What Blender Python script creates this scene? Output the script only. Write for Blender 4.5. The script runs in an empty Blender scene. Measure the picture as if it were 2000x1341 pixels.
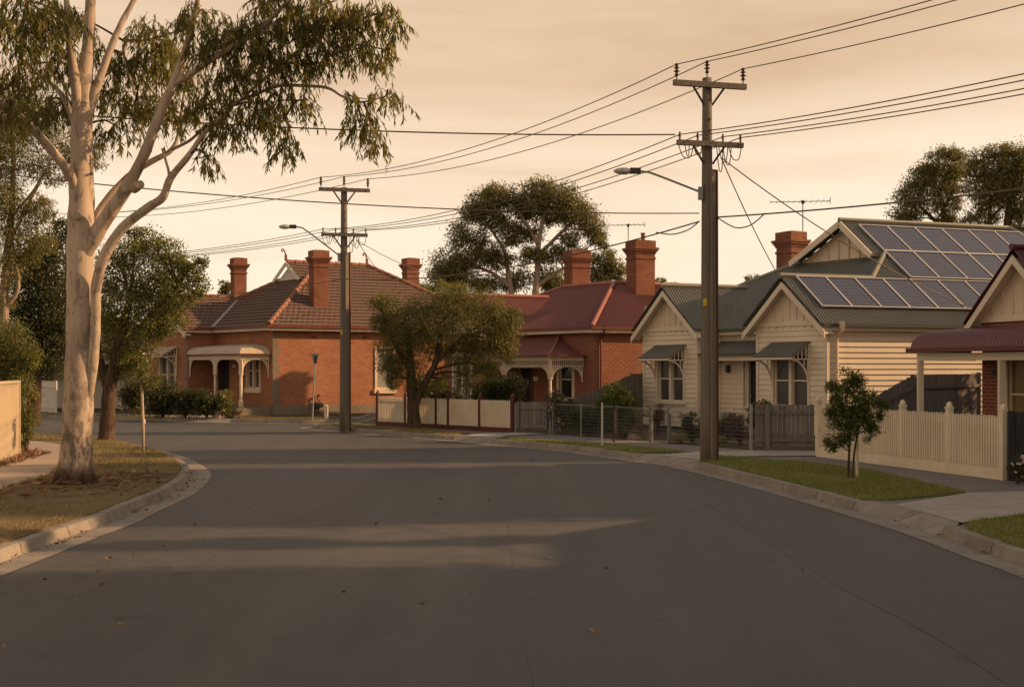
import bpy, math, random
import numpy as np
from mathutils import Vector
RND = random.Random(11)
NR = np.random.default_rng(5)
sc = bpy.context.scene
COL = sc.collection
HC, FP, YH = 2.2, 2400.0, 717.0        # eye height, focal length in photo pixels, horizon row
GZ = 0.13                              # level of verges and gardens above the road

def W(px, py, Y):
    return Vector(((px - 1000) / FP * Y, Y, HC + (YH - py) / FP * Y))
def G(px, py, z=GZ):
    Y = (HC - z) * FP / (py - YH)
    return Vector(((px - 1000) / FP * Y, Y, z))
def V3(*a): return Vector(a)
def lerp(a, b, t): return a + (b - a) * t

# ------------------------------------------------------------------ objects
ORG = {}
def thing(name, label, cat, loc, group=None):
    o = bpy.data.objects.new(name, None); COL.objects.link(o)
    o.empty_display_size = .2
    o.location = loc; o['label'] = label; o['category'] = cat
    if group: o['group'] = group
    ORG[o.name] = Vector(loc)
    return o
def tag(o, label, cat, group=None, kind=None):
    o['label'] = label; o['category'] = cat
    if group: o['group'] = group
    if kind: o['kind'] = kind
    return o
def struct(o, kind='structure'):
    o['kind'] = kind
    return o

class MB:
    def __init__(s):
        s.v = []; s.f = []; s.m = []; s.mi = 0
    def poly(s, pts):
        n = len(s.v)
        s.v += [tuple(p) for p in pts]
        s.f.append(tuple(range(n, n + len(pts)))); s.m.append(s.mi)
    def grid(s, rows, closed=False):
        n = len(s.v); k = len(rows[0])
        for r in rows: s.v += [tuple(p) for p in r]
        for i in range(len(rows) - 1):
            for j in range(k if closed else k - 1):
                j2 = (j + 1) % k
                s.f.append((n + i*k + j, n + i*k + j2, n + (i+1)*k + j2, n + (i+1)*k + j)); s.m.append(s.mi)
        return n
    def hexa(s, p):
        """p: 8 points, bottom ring 0-3 then top ring 4-7"""
        n = len(s.v); s.v += [tuple(q) for q in p]
        for f in ((3,2,1,0),(4,5,6,7),(0,1,5,4),(1,2,6,5),(2,3,7,6),(3,0,4,7)):
            s.f.append(tuple(n + i for i in f)); s.m.append(s.mi)
    def box(s, x0, x1, y0, y1, z0, z1):
        s.hexa([(x0,y0,z0),(x1,y0,z0),(x1,y1,z0),(x0,y1,z0),(x0,y0,z1),(x1,y0,z1),(x1,y1,z1),(x0,y1,z1)])
    def fbox(s, fr, u0, u1, v0, v1, z0, z1):
        p = fr.p
        s.hexa([p(u0,v0,z0),p(u1,v0,z0),p(u1,v1,z0),p(u0,v1,z0),p(u0,v0,z1),p(u1,v0,z1),p(u1,v1,z1),p(u0,v1,z1)])
    def beam(s, a, b, w, h, up=(0,0,1), taper=1.0):
        a = Vector(a); b = Vector(b); d = (b - a).normalized()
        up = Vector(up)
        side = d.cross(up)
        if side.length < 1e-4: side = d.cross(Vector((1,0,0)))
        side.normalize(); u = side.cross(d).normalized()
        s1, u1 = side * w/2, u * h/2
        s2, u2 = s1 * taper, u1 * taper
        s.hexa([a-s1-u1, a+s1-u1, a+s1+u1, a-s1+u1, b-s2-u2, b+s2-u2, b+s2+u2, b-s2+u2])
    def tube(s, pts, rad, n=8, cap=True, twist=0.0):
        pts = [Vector(p) for p in pts]
        if not isinstance(rad, (list, tuple)): rad = [rad] * len(pts)
        t0 = (pts[1] - pts[0]).normalized()
        ref = Vector((1,0,0)) if abs(t0.x) < .8 else Vector((0,1,0))
        nx = (ref - t0 * ref.dot(t0)).normalized()
        rows = []
        for i, p in enumerate(pts):
            t = (pts[min(i+1, len(pts)-1)] - pts[max(i-1, 0)]).normalized()
            nx = (nx - t * nx.dot(t)).normalized(); ny = t.cross(nx)
            rows.append([p + (nx*math.cos(a) + ny*math.sin(a)) * rad[i] for a in (twist + 2*math.pi*k/n for k in range(n))])
        b = s.grid(rows, True)
        if cap:
            s.f.append(tuple(b + k for k in range(n))[::-1]); s.m.append(s.mi)
            e = b + (len(rows)-1)*n
            s.f.append(tuple(e + k for k in range(n))); s.m.append(s.mi)
    def lathe(s, c, prof, n=10):
        c = Vector(c)
        s.grid([[c + Vector((r*math.cos(2*math.pi*k/n), r*math.sin(2*math.pi*k/n), z)) for k in range(n)] for r, z in prof], True)
    def build(s, name, mats, parent=None, smooth=False, uv=True, loc=None):
        if not isinstance(mats, (list, tuple)): mats = [mats]
        if parent is not None: o = ORG[parent.name]
        elif loc is not None: o = Vector(loc)
        else:
            a = np.array(s.v); o = Vector((float(a[:,0].mean()), float(a[:,1].mean()), float(a[:,2].min())))
        me = bpy.data.meshes.new(name)
        vv = np.array(s.v, dtype=np.float64) - np.array(o)
        me.from_pydata(vv.tolist(), [], s.f)
        for m in mats: me.materials.append(m)
        if len(mats) > 1: me.polygons.foreach_set('material_index', s.m)
        if smooth: me.polygons.foreach_set('use_smooth', [True]*len(s.f))
        if uv:
            l = me.uv_layers.new(name='UVMap')
            out = np.zeros((len(me.loops), 2))
            for p in me.polygons:
                n = p.normal
                if abs(n.z) > .995: t = Vector((1,0,0)); b = Vector((0,1,0))
                else:
                    t = Vector((-n.y, n.x, 0)).normalized(); b = n.cross(t)
                for li in p.loop_indices:
                    q = me.vertices[me.loops[li].vertex_index].co
                    out[li] = (q.dot(t), q.dot(b))
            l.data.foreach_set('uv', out.ravel())
        ob = bpy.data.objects.new(name, me); COL.objects.link(ob)
        if parent is not None: ob.parent = parent
        else: ob.location = o
        ORG[ob.name] = o
        return ob

class Fr:
    """house frame: u along the street front, v into the block"""
    def __init__(s, o, U, V):
        s.o = Vector((o[0], o[1])); s.U = Vector(U).normalized(); s.V = Vector(V).normalized()
    def xy(s, u, v): return s.o + s.U*u + s.V*v
    def p(s, u, v, z):
        q = s.xy(u, v); return Vector((q.x, q.y, z))

class Wl:
    """a wall line seen from outside: P0 left end, P1 right end"""
    def __init__(s, P0, P1):
        s.P = Vector((P0[0], P0[1])); d = Vector((P1[0], P1[1])) - s.P
        s.L = d.length; s.d = d.normalized(); s.n = Vector((s.d.y, -s.d.x))
    def p(s, u, w, z):
        q = s.P + s.d*u + s.n*w; return Vector((q.x, q.y, z))
    def box(s, mb, u0, u1, w0, w1, z0, z1):
        p = s.p
        mb.hexa([p(u0,w1,z0),p(u1,w1,z0),p(u1,w0,z0),p(u0,w0,z0),p(u0,w1,z1),p(u1,w1,z1),p(u1,w0,z1),p(u0,w0,z1)])
    def wall(s, mb, z0, z1, ops=(), rev=.12):
        us = sorted({0, s.L, *[o[0] for o in ops], *[o[1] for o in ops]})
        zs = sorted({z0, z1, *[o[2] for o in ops], *[o[3] for o in ops]})
        for i in range(len(us)-1):
            for j in range(len(zs)-1):
                um = (us[i]+us[i+1])/2; zm = (zs[j]+zs[j+1])/2
                if any(o[0] < um < o[1] and o[2] < zm < o[3] for o in ops): continue
                mb.poly([s.p(us[i],0,zs[j]), s.p(us[i+1],0,zs[j]), s.p(us[i+1],0,zs[j+1]), s.p(us[i],0,zs[j+1])])
        for a, b, c, d in ops:
            for q in (((a,0,c),(a,-rev,c),(a,-rev,d),(a,0,d)), ((b,0,c),(b,0,d),(b,-rev,d),(b,-rev,c)),
                      ((a,0,c),(b,0,c),(b,-rev,c),(a,-rev,c)), ((a,0,d),(a,-rev,d),(b,-rev,d),(b,0,d))):
                mb.poly([s.p(*x) for x in q])
    def boards(s, mb, z0, z1, ops=(), h=.165, lip=.03):
        n = max(1, round((z1-z0)/h)); h = (z1-z0)/n
        for r in range(n):
            a, b = z0 + r*h, z0 + (r+1)*h
            cut = sorted({a, b, *[z for o in ops for z in (o[2], o[3]) if a < z < b]})
            for k in range(len(cut)-1):
                za, zb = cut[k], cut[k+1]; zm = (za+zb)/2
                oa = .004 + lip*(1-(za-a)/h); ob = .004 + lip*(1-(zb-a)/h)
                blk = sorted([(o[0], o[1]) for o in ops if o[2] < zm < o[3]])
                u = 0; seg = []
                for x0, x1 in blk: seg.append((u, x0)); u = x1
                seg.append((u, s.L))
                for x0, x1 in seg:
                    if x1 - x0 < .01: continue
                    mb.poly([s.p(x0,oa,za), s.p(x1,oa,za), s.p(x1,ob,zb), s.p(x0,ob,zb)])
                    if k == 0: mb.poly([s.p(x0,.002,za), s.p(x1,.002,za), s.p(x1,oa,za), s.p(x0,oa,za)])

# ------------------------------------------------------------------ roof skins
def plane_basis(pts):
    n = Vector((0,0,0)); c = sum((Vector(p) for p in pts), Vector()) / len(pts)
    for i in range(len(pts)): n += (Vector(pts[i]) - c).cross(Vector(pts[(i+1) % len(pts)]) - c)
    n.normalize()
    if n.z < 0: n = -n
    b = (Vector((0,0,1)) - n*n.z)
    b = b.normalized() if b.length > 1e-4 else Vector((0,1,0))
    t = b.cross(n)
    return c, t, b, n
def spans(poly2, axis, val):
    hit = []
    for i in range(len(poly2)):
        a, b = poly2[i], poly2[(i+1) % len(poly2)]
        if (a[axis]-val)*(b[axis]-val) <= 0 and abs(a[axis]-b[axis]) > 1e-9:
            k = (val-a[axis])/(b[axis]-a[axis]); hit.append(a[1-axis] + k*(b[1-axis]-a[1-axis]))
    return (min(hit), max(hit)) if len(hit) > 1 else None
def corrugate(mb, pts, per=.105, amp=.014):
    c, t, b, n = plane_basis(pts)
    q = [((Vector(p)-c).dot(t), (Vector(p)-c).dot(b)) for p in pts]
    u0, u1 = min(x[0] for x in q)+1e-4, max(x[0] for x in q)-1e-4
    k = max(2, int((u1-u0)/(per/6))); lo = []; hi = []
    for i in range(k+1):
        u = u0 + (u1-u0)*i/k; sp = spans(q, 0, u)
        if sp is None: continue
        off = n*(amp*math.sin(2*math.pi*u/per))
        lo.append(c + t*u + b*sp[0] + off); hi.append(c + t*u + b*sp[1] + off)
    mb.grid([lo, hi])
def tile(mb, pts, row=.31, per=.25, lift=.045, amp=.022):
    c, t, b, n = plane_basis(pts)
    q = [((Vector(p)-c).dot(t), (Vector(p)-c).dot(b)) for p in pts]
    v0, v1 = min(x[1] for x in q)+1e-4, max(x[1] for x in q)-1e-4
    R = max(1, round((v1-v0)/row))
    for r in range(R):
        a, d = v0+(v1-v0)*r/R, v0+(v1-v0)*(r+1)/R
        s0, s1 = spans(q, 1, a), spans(q, 1, d)
        if s0 is None or s1 is None: continue
        k = max(2, int((s0[1]-s0[0])/(per/5)))
        A = []; B = []; C = []
        for i in range(k+1):
            f = i/k
            ua, ub = lerp(s0[0], s0[1], f), lerp(s1[0], s1[1], f)
            w = lambda u: amp*abs(math.sin(math.pi*(u/per + .5*(r % 2))))
            A.append(c + t*ua + b*(a-.02) + n*(lift*.1)); B.append(c + t*ua + b*(a-.02) + n*(lift + w(ua))); C.append(c + t*ub + b*d + n*(w(ub)*.8))
        mb.grid([A, B, C])
def catmull(P, k=5):
    P = [Vector(p) for p in P]; out = []
    for i in range(len(P)-1):
        a, b, c, d = P[max(i-1,0)], P[i], P[i+1], P[min(i+2,len(P)-1)]
        for j in range(k):
            t = j/k
            out.append(.5*((2*b) + (c-a)*t + (2*a-5*b+4*c-d)*t*t + (3*b-a-3*c+d)*t**3))
    out.append(P[-1])
    return out

# ------------------------------------------------------------------ materials
class N:
    def __init__(s, name):
        s.m = bpy.data.materials.new(name); s.m.use_nodes = True; s.t = s.m.node_tree; s.t.nodes.clear()
        s.out = s.new('ShaderNodeOutputMaterial')
    def new(s, ty, **kw):
        n = s.t.nodes.new(ty)
        for k, v in kw.items(): setattr(n, k, v)
        return n
    def L(s, a, b): s.t.links.new(a, b)
    def coord(s, kind='Object', scale=(1,1,1), rot=(0,0,0)):
        c = s.new('ShaderNodeTexCoord'); m = s.new('ShaderNodeMapping')
        s.L(c.outputs[kind], m.inputs['Vector']); m.inputs['Scale'].default_value = scale; m.inputs['Rotation'].default_value = rot
        return m.outputs[0]
    def noise(s, scale, detail=4, vec=None, rough=.55, dist=0):
        n = s.new('ShaderNodeTexNoise'); n.inputs['Scale'].default_value = scale; n.inputs['Detail'].default_value = detail
        n.inputs['Roughness'].default_value = rough; n.inputs['Distortion'].default_value = dist
        if vec is not None: s.L(vec, n.inputs['Vector'])
        return n.outputs['Fac']
    def ramp(s, fac, stops, interp='LINEAR'):
        r = s.new('ShaderNodeValToRGB'); r.color_ramp.interpolation = interp
        e = r.color_ramp.elements
        while len(e) < len(stops): e.new(.5)
        for x, (p, c) in zip(e, stops):
            x.position = p; x.color = (c[0], c[1], c[2], 1) if isinstance(c, (tuple, list)) else (c, c, c, 1)
        s.L(fac, r.inputs[0]); return r.outputs[0]
    def mix(s, fac, a, b, mode='MIX'):
        m = s.new('ShaderNodeMix', data_type='RGBA', blend_type=mode)
        for i, val in ((0, fac), (6, a), (7, b)):
            sock = m.inputs[i]
            if hasattr(val, 'is_linked'): s.L(val, sock)
            elif isinstance(val, (tuple, list)): sock.default_value = (*val[:3], 1)
            else: sock.default_value = val if i == 0 else (val, val, val, 1)
        return m.outputs[2]
    def math(s, op, a, b=0.0):
        m = s.new('ShaderNodeMath', operation=op)
        for sock, val in ((m.inputs[0], a), (m.inputs[1], b)):
            if hasattr(val, 'is_linked'): s.L(val, sock)
            else: sock.default_value = val
        return m.outputs[0]
    def bump(s, h, strength=.5, dist=.02):
        b = s.new('ShaderNodeBump'); b.inputs['Strength'].default_value = strength; b.inputs['Distance'].default_value = dist
        s.L(h, b.inputs['Height']); return b.outputs[0]
    def principled(s, col, rough=.8, bump=None, metal=0.0, spec=.3):
        p = s.new('ShaderNodeBsdfPrincipled')
        if hasattr(col, 'is_linked'): s.L(col, p.inputs['Base Color'])
        else: p.inputs['Base Color'].default_value = (*col[:3], 1)
        if hasattr(rough, 'is_linked'): s.L(rough, p.inputs['Roughness'])
        else: p.inputs['Roughness'].default_value = rough
        p.inputs['Metallic'].default_value = metal; p.inputs['Specular IOR Level'].default_value = spec
        if bump is not None: s.L(bump, p.inputs['Normal'])
        s.L(p.outputs[0], s.out.inputs[0]); return p

def painted(name, c, rough=.6, var=.18, dirt=.25, scale=1.2):
    n = N(name); v = n.coord()
    a = n.noise(scale, 5, v); g = n.noise(22, 3, v)
    col = n.mix(n.ramp(a, [(.3, 0), (.75, 1)]), [x*(1-var) for x in c], [min(1, x*(1+var*.4)) for x in c])
    st = n.noise(1.0, 6, n.coord(scale=(5,5,.5)), .7)
    col = n.mix(n.math('MULTIPLY', n.ramp(st, [(.52, 0), (.8, 1)]), dirt), col, [c[0]*.45, c[1]*.42, c[2]*.38])
    n.principled(col, rough, n.bump(g, .12, .01)); return n.m
def wood(name, c, c2, rough=.85, stretch=(9,9,.7)):
    n = N(name); v = n.coord(scale=stretch)
    a = n.noise(2.2, 7, v, .7, .4); b = n.noise(9, 4, n.coord(scale=(2,2,.5)))
    i = n.new('ShaderNodeNewGeometry')
    col = n.mix(n.ramp(a, [(.3, 0), (.72, 1)]), c, c2)
    col = n.mix(n.math('MULTIPLY', i.outputs['Random Per Island'], .45), col, [x*.5 for x in c])
    n.principled(col, rough, n.bump(a, .4, .02), spec=.15); return n.m
def brick(name, c1, c2, mortar, msize=.012, vary=.5):
    n = N(name); u = n.coord('UV')
    b = n.new('ShaderNodeTexBrick'); n.L(u, b.inputs['Vector'])
    b.inputs['Scale'].default_value = 1; b.inputs['Brick Width'].default_value = .24; b.inputs['Row Height'].default_value = .086
    b.inputs['Mortar Size'].default_value = msize; b.inputs['Mortar Smooth'].default_value = .2; b.inputs['Bias'].default_value = -.1
    b.inputs['Color1'].default_value = (*c1, 1); b.inputs['Color2'].default_value = (*c2, 1); b.inputs['Mortar'].default_value = (*mortar, 1)
    st = n.noise(.7, 6, n.coord(), .65)
    col = n.mix(n.ramp(st, [(.35, .0), (.7, vary)]), b.outputs['Color'], [x*.6 for x in c2], 'MIX')
    fine = n.noise(60, 2, n.coord())
    col = n.mix(.25, col, n.ramp(fine, [(.3, .5), (.7, 1.2)]), 'MULTIPLY')
    n.principled(col, .9, n.bump(b.outputs['Fac'], -.6, .012), spec=.15); return n.m
def leafmat(name, stops, trans=.35, rough=.45):
    n = N(name); g = n.new('ShaderNodeNewGeometry')
    col = n.ramp(g.outputs['Random Per Island'], stops)
    p = n.principled(col, rough, spec=.35)
    t = n.new('ShaderNodeBsdfTranslucent'); n.L(n.mix(.5, col, (.18,.17,.03)), t.inputs[0])
    m = n.new('ShaderNodeMixShader'); m.inputs[0].default_value = trans
    n.L(p.outputs[0], m.inputs[1]); n.L(t.outputs[0], m.inputs[2]); n.L(m.outputs[0], n.out.inputs[0])
    return n.m
M = {}
def mk_asphalt():
    n = N('asphalt'); v = n.coord()
    big = n.noise(.22, 5, n.coord(scale=(1,.35,1)), .6, .6)
    mid = n.noise(2.6, 6, v, .65); fine = n.noise(95, 3, v, .7); agg = n.noise(38, 2, v)
    col = n.mix(n.ramp(big, [(.3, 0), (.7, 1)]), (.052,.05,.048), (.078,.075,.072))
    col = n.mix(n.ramp(mid, [(.35, .0), (.75, .35)]), col, (.044,.041,.039))
    col = n.mix(.75, col, n.ramp(fine, [(.3, .4), (.5, 1.0), (.72, 1.75)]), 'MULTIPLY')
    wt = n.noise(.5, 3, n.coord(scale=(2.2,.06,1)))
    col = n.mix(n.ramp(wt, [(.45, 0), (.7, .3)]), col, (.118,.11,.102))
    pt = n.noise(.75, 3, n.coord(scale=(1,.5,1)), .5, 1.2)
    col = n.mix(n.ramp(pt, [(.56, 0), (.6, .4)]), col, (.05,.047,.044))
    oil = n.noise(1.9, 2, n.coord(scale=(1,.7,1)), .4)
    col = n.mix(n.ramp(oil, [(.68, 0), (.74, .5)]), col, (.03,.028,.027))
    n.principled(col, n.ramp(big, [(.3, .62), (.7, .78)]), n.bump(agg, .3, .01), spec=.36); return n.m
M['asphalt'] = mk_asphalt()
def mk_concrete(name, a, b, stain=.5):
    n = N(name); v = n.coord()
    x = n.noise(.9, 7, v, .68); f = n.noise(45, 3, v); s = n.noise(3.3, 5, v, .7, .8)
    col = n.mix(n.ramp(x, [(.3, 0), (.7, 1)]), a, b)
    col = n.mix(n.ramp(s, [(.5, 0), (.74, stain)]), col, [q*.42 for q in a])
    col = n.mix(.4, col, n.ramp(f, [(.3, .7), (.7, 1.25)]), 'MULTIPLY')
    n.principled(col, .9, n.bump(f, .25, .01), spec=.2); return n.m
M['kerb'] = mk_concrete('kerb_concrete', (.2,.175,.145), (.31,.275,.23), .6)
M['path'] = mk_concrete('path_concrete', (.22,.195,.17), (.3,.27,.235), .35)
M['path_tar'] = mk_concrete('path_asphalt', (.17,.155,.14), (.22,.2,.18), .4)
M['drive'] = mk_concrete('driveway_concrete', (.31,.275,.235), (.42,.375,.32), .4)
M['lpath'] = mk_concrete('left_path_concrete', (.3,.25,.2), (.38,.32,.255), .25)
def mk_ground(name, stops, sc1=1.6):
    n = N(name); v = n.coord()
    a = n.noise(sc1, 8, v, .7); b = n.noise(.35, 3, v); f = n.noise(40, 4, v, .7)
    col = n.ramp(n.math('ADD', n.math('MULTIPLY', a, .6), n.math('MULTIPLY', b, .4)), stops)
    col = n.mix(.7, col, n.ramp(f, [(.3, .45), (.7, 1.45)]), 'MULTIPLY')
    n.principled(col, .95, n.bump(f, .8, .03), spec=.1); return n.m
M['lawn'] = mk_ground('green_lawn', [(.38, (.10,.11,.035)), (.48, (.15,.175,.045)), (.56, (.2,.185,.07)), (.64, (.26,.2,.1))])
M['dry_lawn'] = mk_ground('dry_lawn', [(.4, (.1,.07,.045)), (.5, (.19,.14,.075)), (.62, (.22,.18,.08)), (.7,(.17,.165,.06))])
M['earth'] = mk_ground('garden_earth', [(.35, (.07,.056,.04)), (.5, (.1,.08,.055)), (.65, (.085,.09,.04))])
M['cream'] = painted('cream_paint', (.72,.60,.45), .6, .12, .2)
M['board'] = painted('weatherboard_paint', (.75,.645,.5), .55, .1, .22)
M['trim'] = painted('trim_paint', (.73,.63,.49), .5, .1, .15)
M['fence_cream'] = painted('cream_fence_paint', (.74,.63,.46), .6, .14, .35)
M['fence_pale'] = painted('pale_fence_paint', (.66,.57,.42), .65, .18, .45)
def mk_peeling():
    n = N('peeling_fence_paint'); v = n.coord(scale=(2,2,1.1))
    a = n.noise(1.3, 5, n.coord()); b = n.noise(3.2, 6, v, .7, .4)
    col = n.mix(n.ramp(a, [(.3, 0), (.7, 1)]), (.54,.45,.32), (.68,.58,.43))
    col = n.mix(n.ramp(b, [(.63, 0), (.67, .9)]), col, (.14,.08,.05))
    n.principled(col, .75, n.bump(b, .2, .01)); return n.m
M['steel_fence'] = painted('cream_steel_sheet', (.5,.42,.29), .45, .06, .12)
M['fence_peel'] = mk_peeling()
M['redpost'] = painted('dark_red_paint', (.10,.025,.018), .55, .3, .35)
M['gutter_red'] = painted('red_gutter_paint', (.17,.05,.035), .45, .15, .2)
M['gutter_green'] = painted('green_gutter_paint', (.085,.09,.07), .45, .15, .2)
M['roof_green'] = painted('green_roof_iron', (.145,.147,.125), .5, .2, .3, .5)
M['roof_red'] = painted('red_roof_iron', (.175,.063,.053), .55, .22, .3, .4)
M['roof_maroon'] = painted('maroon_roof_iron', (.12,.034,.034), .42, .15, .15, .5)
M['roof_cream'] = painted('cream_roof_iron', (.5,.41,.3), .5, .15, .3)
M['white'] = painted('white_paint', (.66,.6,.52), .5, .12, .25)
M['galv'] = painted('galvanised_steel', (.3,.3,.3), .45, .2, .3)
M['darkmetal'] = painted('dark_steel', (.06,.055,.05), .5, .2, .2)
M['flash'] = painted('lead_flashing', (.34,.32,.3), .5, .15, .3)
M['bluegrey'] = painted('pale_blue_roof', (.34,.42,.5), .4, .1, .1)
M['brickA'] = brick('orange_brick', (.42,.165,.082), (.30,.108,.06), (.40,.26,.165), .011, .5)
M['brickC'] = brick('red_brick', (.27,.09,.056), (.2,.064,.042), (.34,.22,.14), .012, .35)
M['brickD'] = brick('dark_red_brick', (.27,.07,.045), (.2,.052,.035), (.32,.22,.15), .012, .35)
M['chim'] = brick('chimney_brick', (.285,.11,.066), (.2,.074,.048), (.28,.17,.11), .012, .8)
M['stone'] = brick('bluestone_block', (.17,.135,.105), (.12,.1,.085), (.28,.23,.17), .03, .4)
def mk_terracotta():
    n = N('terracotta_tile'); u = n.coord('UV')
    b = n.new('ShaderNodeTexBrick'); n.L(u, b.inputs['Vector'])
    b.inputs['Scale'].default_value = 1; b.inputs['Brick Width'].default_value = .25; b.inputs['Row Height'].default_value = .31
    b.inputs['Mortar Size'].default_value = .006; b.inputs['Bias'].default_value = 0
    b.inputs['Color1'].default_value = (.19,.105,.082,1); b.inputs['Color2'].default_value = (.11,.08,.068,1); b.inputs['Mortar'].default_value = (.04,.028,.024,1)
    l = n.noise(.55, 6, n.coord(), .7); f = n.noise(14, 4, n.coord(), .7)
    col = n.mix(n.ramp(l, [(.38, 0), (.66, .7)]), b.outputs['Color'], (.12,.092,.075))
    col = n.mix(n.ramp(f, [(.55, 0), (.75, .5)]), col, (.33,.18,.1))
    n.principled(col, .85, n.bump(f, .3, .01), spec=.2); return n.m
M['tile'] = mk_terracotta()
M['ridge'] = painted('terracotta_ridge', (.31,.15,.095), .8, .3, .3, 3)
M['glass'] = N('dark_window_glass'); M['glass'].principled((.012,.012,.013), .06, spec=.5); M['glass'] = M['glass'].m
def mk_pane(name, c):
    n = N(name); n.principled(n.mix(n.noise(1.5, 3, n.coord()), [x*.7 for x in c], c), .25, spec=.5); return n.m
M['blind'] = mk_pane('window_with_grey_blind', (.085,.082,.08))
M['paleblind'] = mk_pane('window_with_pale_blind', (.34,.33,.3))
M['amber'] = mk_pane('amber_reflection', (.25,.16,.05))  # yellow reflection in the window, painted as the pane's own colour
M['door'] = painted('dark_door_paint', (.02,.018,.016), .5, .2, .1)
M['paling'] = wood('grey_paling', (.14,.128,.115), (.31,.285,.255))
M['darkpaling'] = wood('dark_paling', (.03,.03,.03), (.065,.064,.064))
M['pole'] = wood('pole_timber', (.14,.115,.09), (.30,.26,.21), stretch=(14,14,.25))
M['redrust'] = painted('rusted_brown_steel', (.13,.045,.03), .7, .3, .3)
M['wire'] = painted('cable_sheath', (.12,.085,.062), .6, .1, 0)
M['porcelain'] = painted('brown_porcelain', (.09,.045,.03), .25, .2, 0)
M['lampglass'] = painted('lamp_cover', (.5,.47,.42), .2, .1, .1)
def mk_gumbark():
    n = N('smooth_gum_bark'); v = n.coord(scale=(1,1,.32)); v2 = n.coord(scale=(1,1,.45))
    a = n.noise(1.7, 4, v, .55, .5); b = n.noise(5.0, 4, v2, .6, .6); c = n.noise(9.5, 4, n.coord(scale=(1.2,1.2,.5)), .55, .5); f = n.noise(40, 3, v)
    col = n.mix(n.ramp(a, [(.35, 0), (.62, 1)]), (.34,.27,.205), (.49,.40,.305))
    col = n.mix(n.ramp(b, [(.56, 0), (.60, .8)]), col, (.21,.165,.135))
    fi = n.noise(6, 6, n.coord(scale=(3,3,.25)), .7)
    col = n.mix(n.ramp(fi, [(.45, 0), (.75, .5)]), col, (.25,.2,.155))
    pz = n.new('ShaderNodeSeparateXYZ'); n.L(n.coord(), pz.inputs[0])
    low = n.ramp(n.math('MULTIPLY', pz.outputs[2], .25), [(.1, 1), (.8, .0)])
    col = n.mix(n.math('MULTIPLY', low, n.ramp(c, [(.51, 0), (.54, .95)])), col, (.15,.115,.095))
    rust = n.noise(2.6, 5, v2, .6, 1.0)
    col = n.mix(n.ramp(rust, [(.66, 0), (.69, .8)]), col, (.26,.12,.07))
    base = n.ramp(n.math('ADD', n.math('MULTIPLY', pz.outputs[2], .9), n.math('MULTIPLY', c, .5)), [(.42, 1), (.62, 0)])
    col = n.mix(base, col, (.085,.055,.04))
    n.principled(col, .8, n.bump(b, .25, .02), spec=.2); return n.m
M['gumbark'] = mk_gumbark()
def mk_bark(name, a, b):
    n = N(name); v = n.coord(scale=(6,6,.9))
    x = n.noise(2.5, 7, v, .7, .5)
    n.principled(n.mix(n.ramp(x, [(.35, 0), (.7, 1)]), a, b), .95, n.bump(x, 1.0, .06), spec=.1); return n.m
M['bark'] = mk_bark('rough_bark', (.045,.03,.02), (.16,.11,.075))
M['palebark'] = mk_bark('pale_bark', (.22,.17,.12), (.42,.34,.25))
M['gumleaf'] = leafmat('gum_leaves', [(0, (.09,.11,.03)), (.4, (.16,.17,.042)), (.75, (.29,.25,.065)), (1, (.4,.27,.09))], .6)
M['gumleaf2'] = leafmat('background_gum_leaves', [(0, (.10,.115,.036)), (.5, (.19,.185,.058)), (1, (.32,.25,.09))], .5)
M['oakleaf'] = leafmat('broad_leaves', [(0, (.08,.105,.026)), (.5, (.165,.18,.045)), (1, (.29,.26,.075))], .5)
M['paperleaf'] = leafmat('paperbark_leaves', [(0, (.07,.09,.026)), (.5, (.165,.17,.05)), (1, (.33,.27,.09))], .5)
M['darkleaf'] = leafmat('dark_leaves', [(0, (.03,.04,.016)), (.6, (.055,.068,.024)), (1, (.1,.1,.036))], .3)
M['greenleaf'] = leafmat('bright_green_leaves', [(0, (.05,.08,.018)), (.5, (.085,.12,.025)), (1, (.14,.16,.04))], .4)
M['rustleaf'] = leafmat('rusty_leaves', [(0, (.07,.045,.03)), (.5, (.11,.065,.045)), (1, (.15,.1,.06))], .3)
M['grassblade'] = leafmat('grass_blades', [(0, (.15,.18,.04)), (.45, (.23,.27,.06)), (.8, (.31,.31,.09)), (1, (.44,.36,.19))], .4, .6)
M['dryblade'] = leafmat('dry_grass_blades', [(0, (.16,.15,.05)), (.4, (.28,.22,.09)), (.75, (.38,.29,.14)), (1, (.23,.24,.07))], .4, .6)
M['litter'] = leafmat('fallen_leaves', [(0, (.09,.05,.03)), (.5, (.2,.11,.06)), (1, (.32,.2,.11))], .1, .8)
M['rock'] = mk_concrete('garden_stone', (.16,.11,.08), (.26,.19,.14))
def mk_panel():
    n = N('solar_cells'); u = n.coord('UV', (1,1,1))
    b = n.new('ShaderNodeTexBrick'); n.L(u, b.inputs['Vector']); b.offset = 0
    b.inputs['Scale'].default_value = 1; b.inputs['Brick Width'].default_value = .16; b.inputs['Row Height'].default_value = .16
    b.inputs['Mortar Size'].default_value = .0085; b.inputs['Mortar Smooth'].default_value = .3
    b.inputs['Color1'].default_value = (.026,.031,.056,1); b.inputs['Color2'].default_value = (.036,.041,.068,1); b.inputs['Mortar'].default_value = (.12,.125,.15,1)
    n.principled(b.outputs['Color'], .3, spec=.5); return n.m
M['panel'] = mk_panel()
M['alu'] = painted('panel_frame_aluminium', (.5,.48,.47), .4, .1, 0)
M['yellow'] = painted('yellow_tag', (.6,.42,.03), .5, .1, .1)
M['flower'] = painted('pale_petals', (.6,.5,.42), .7, .1, 0)
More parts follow.
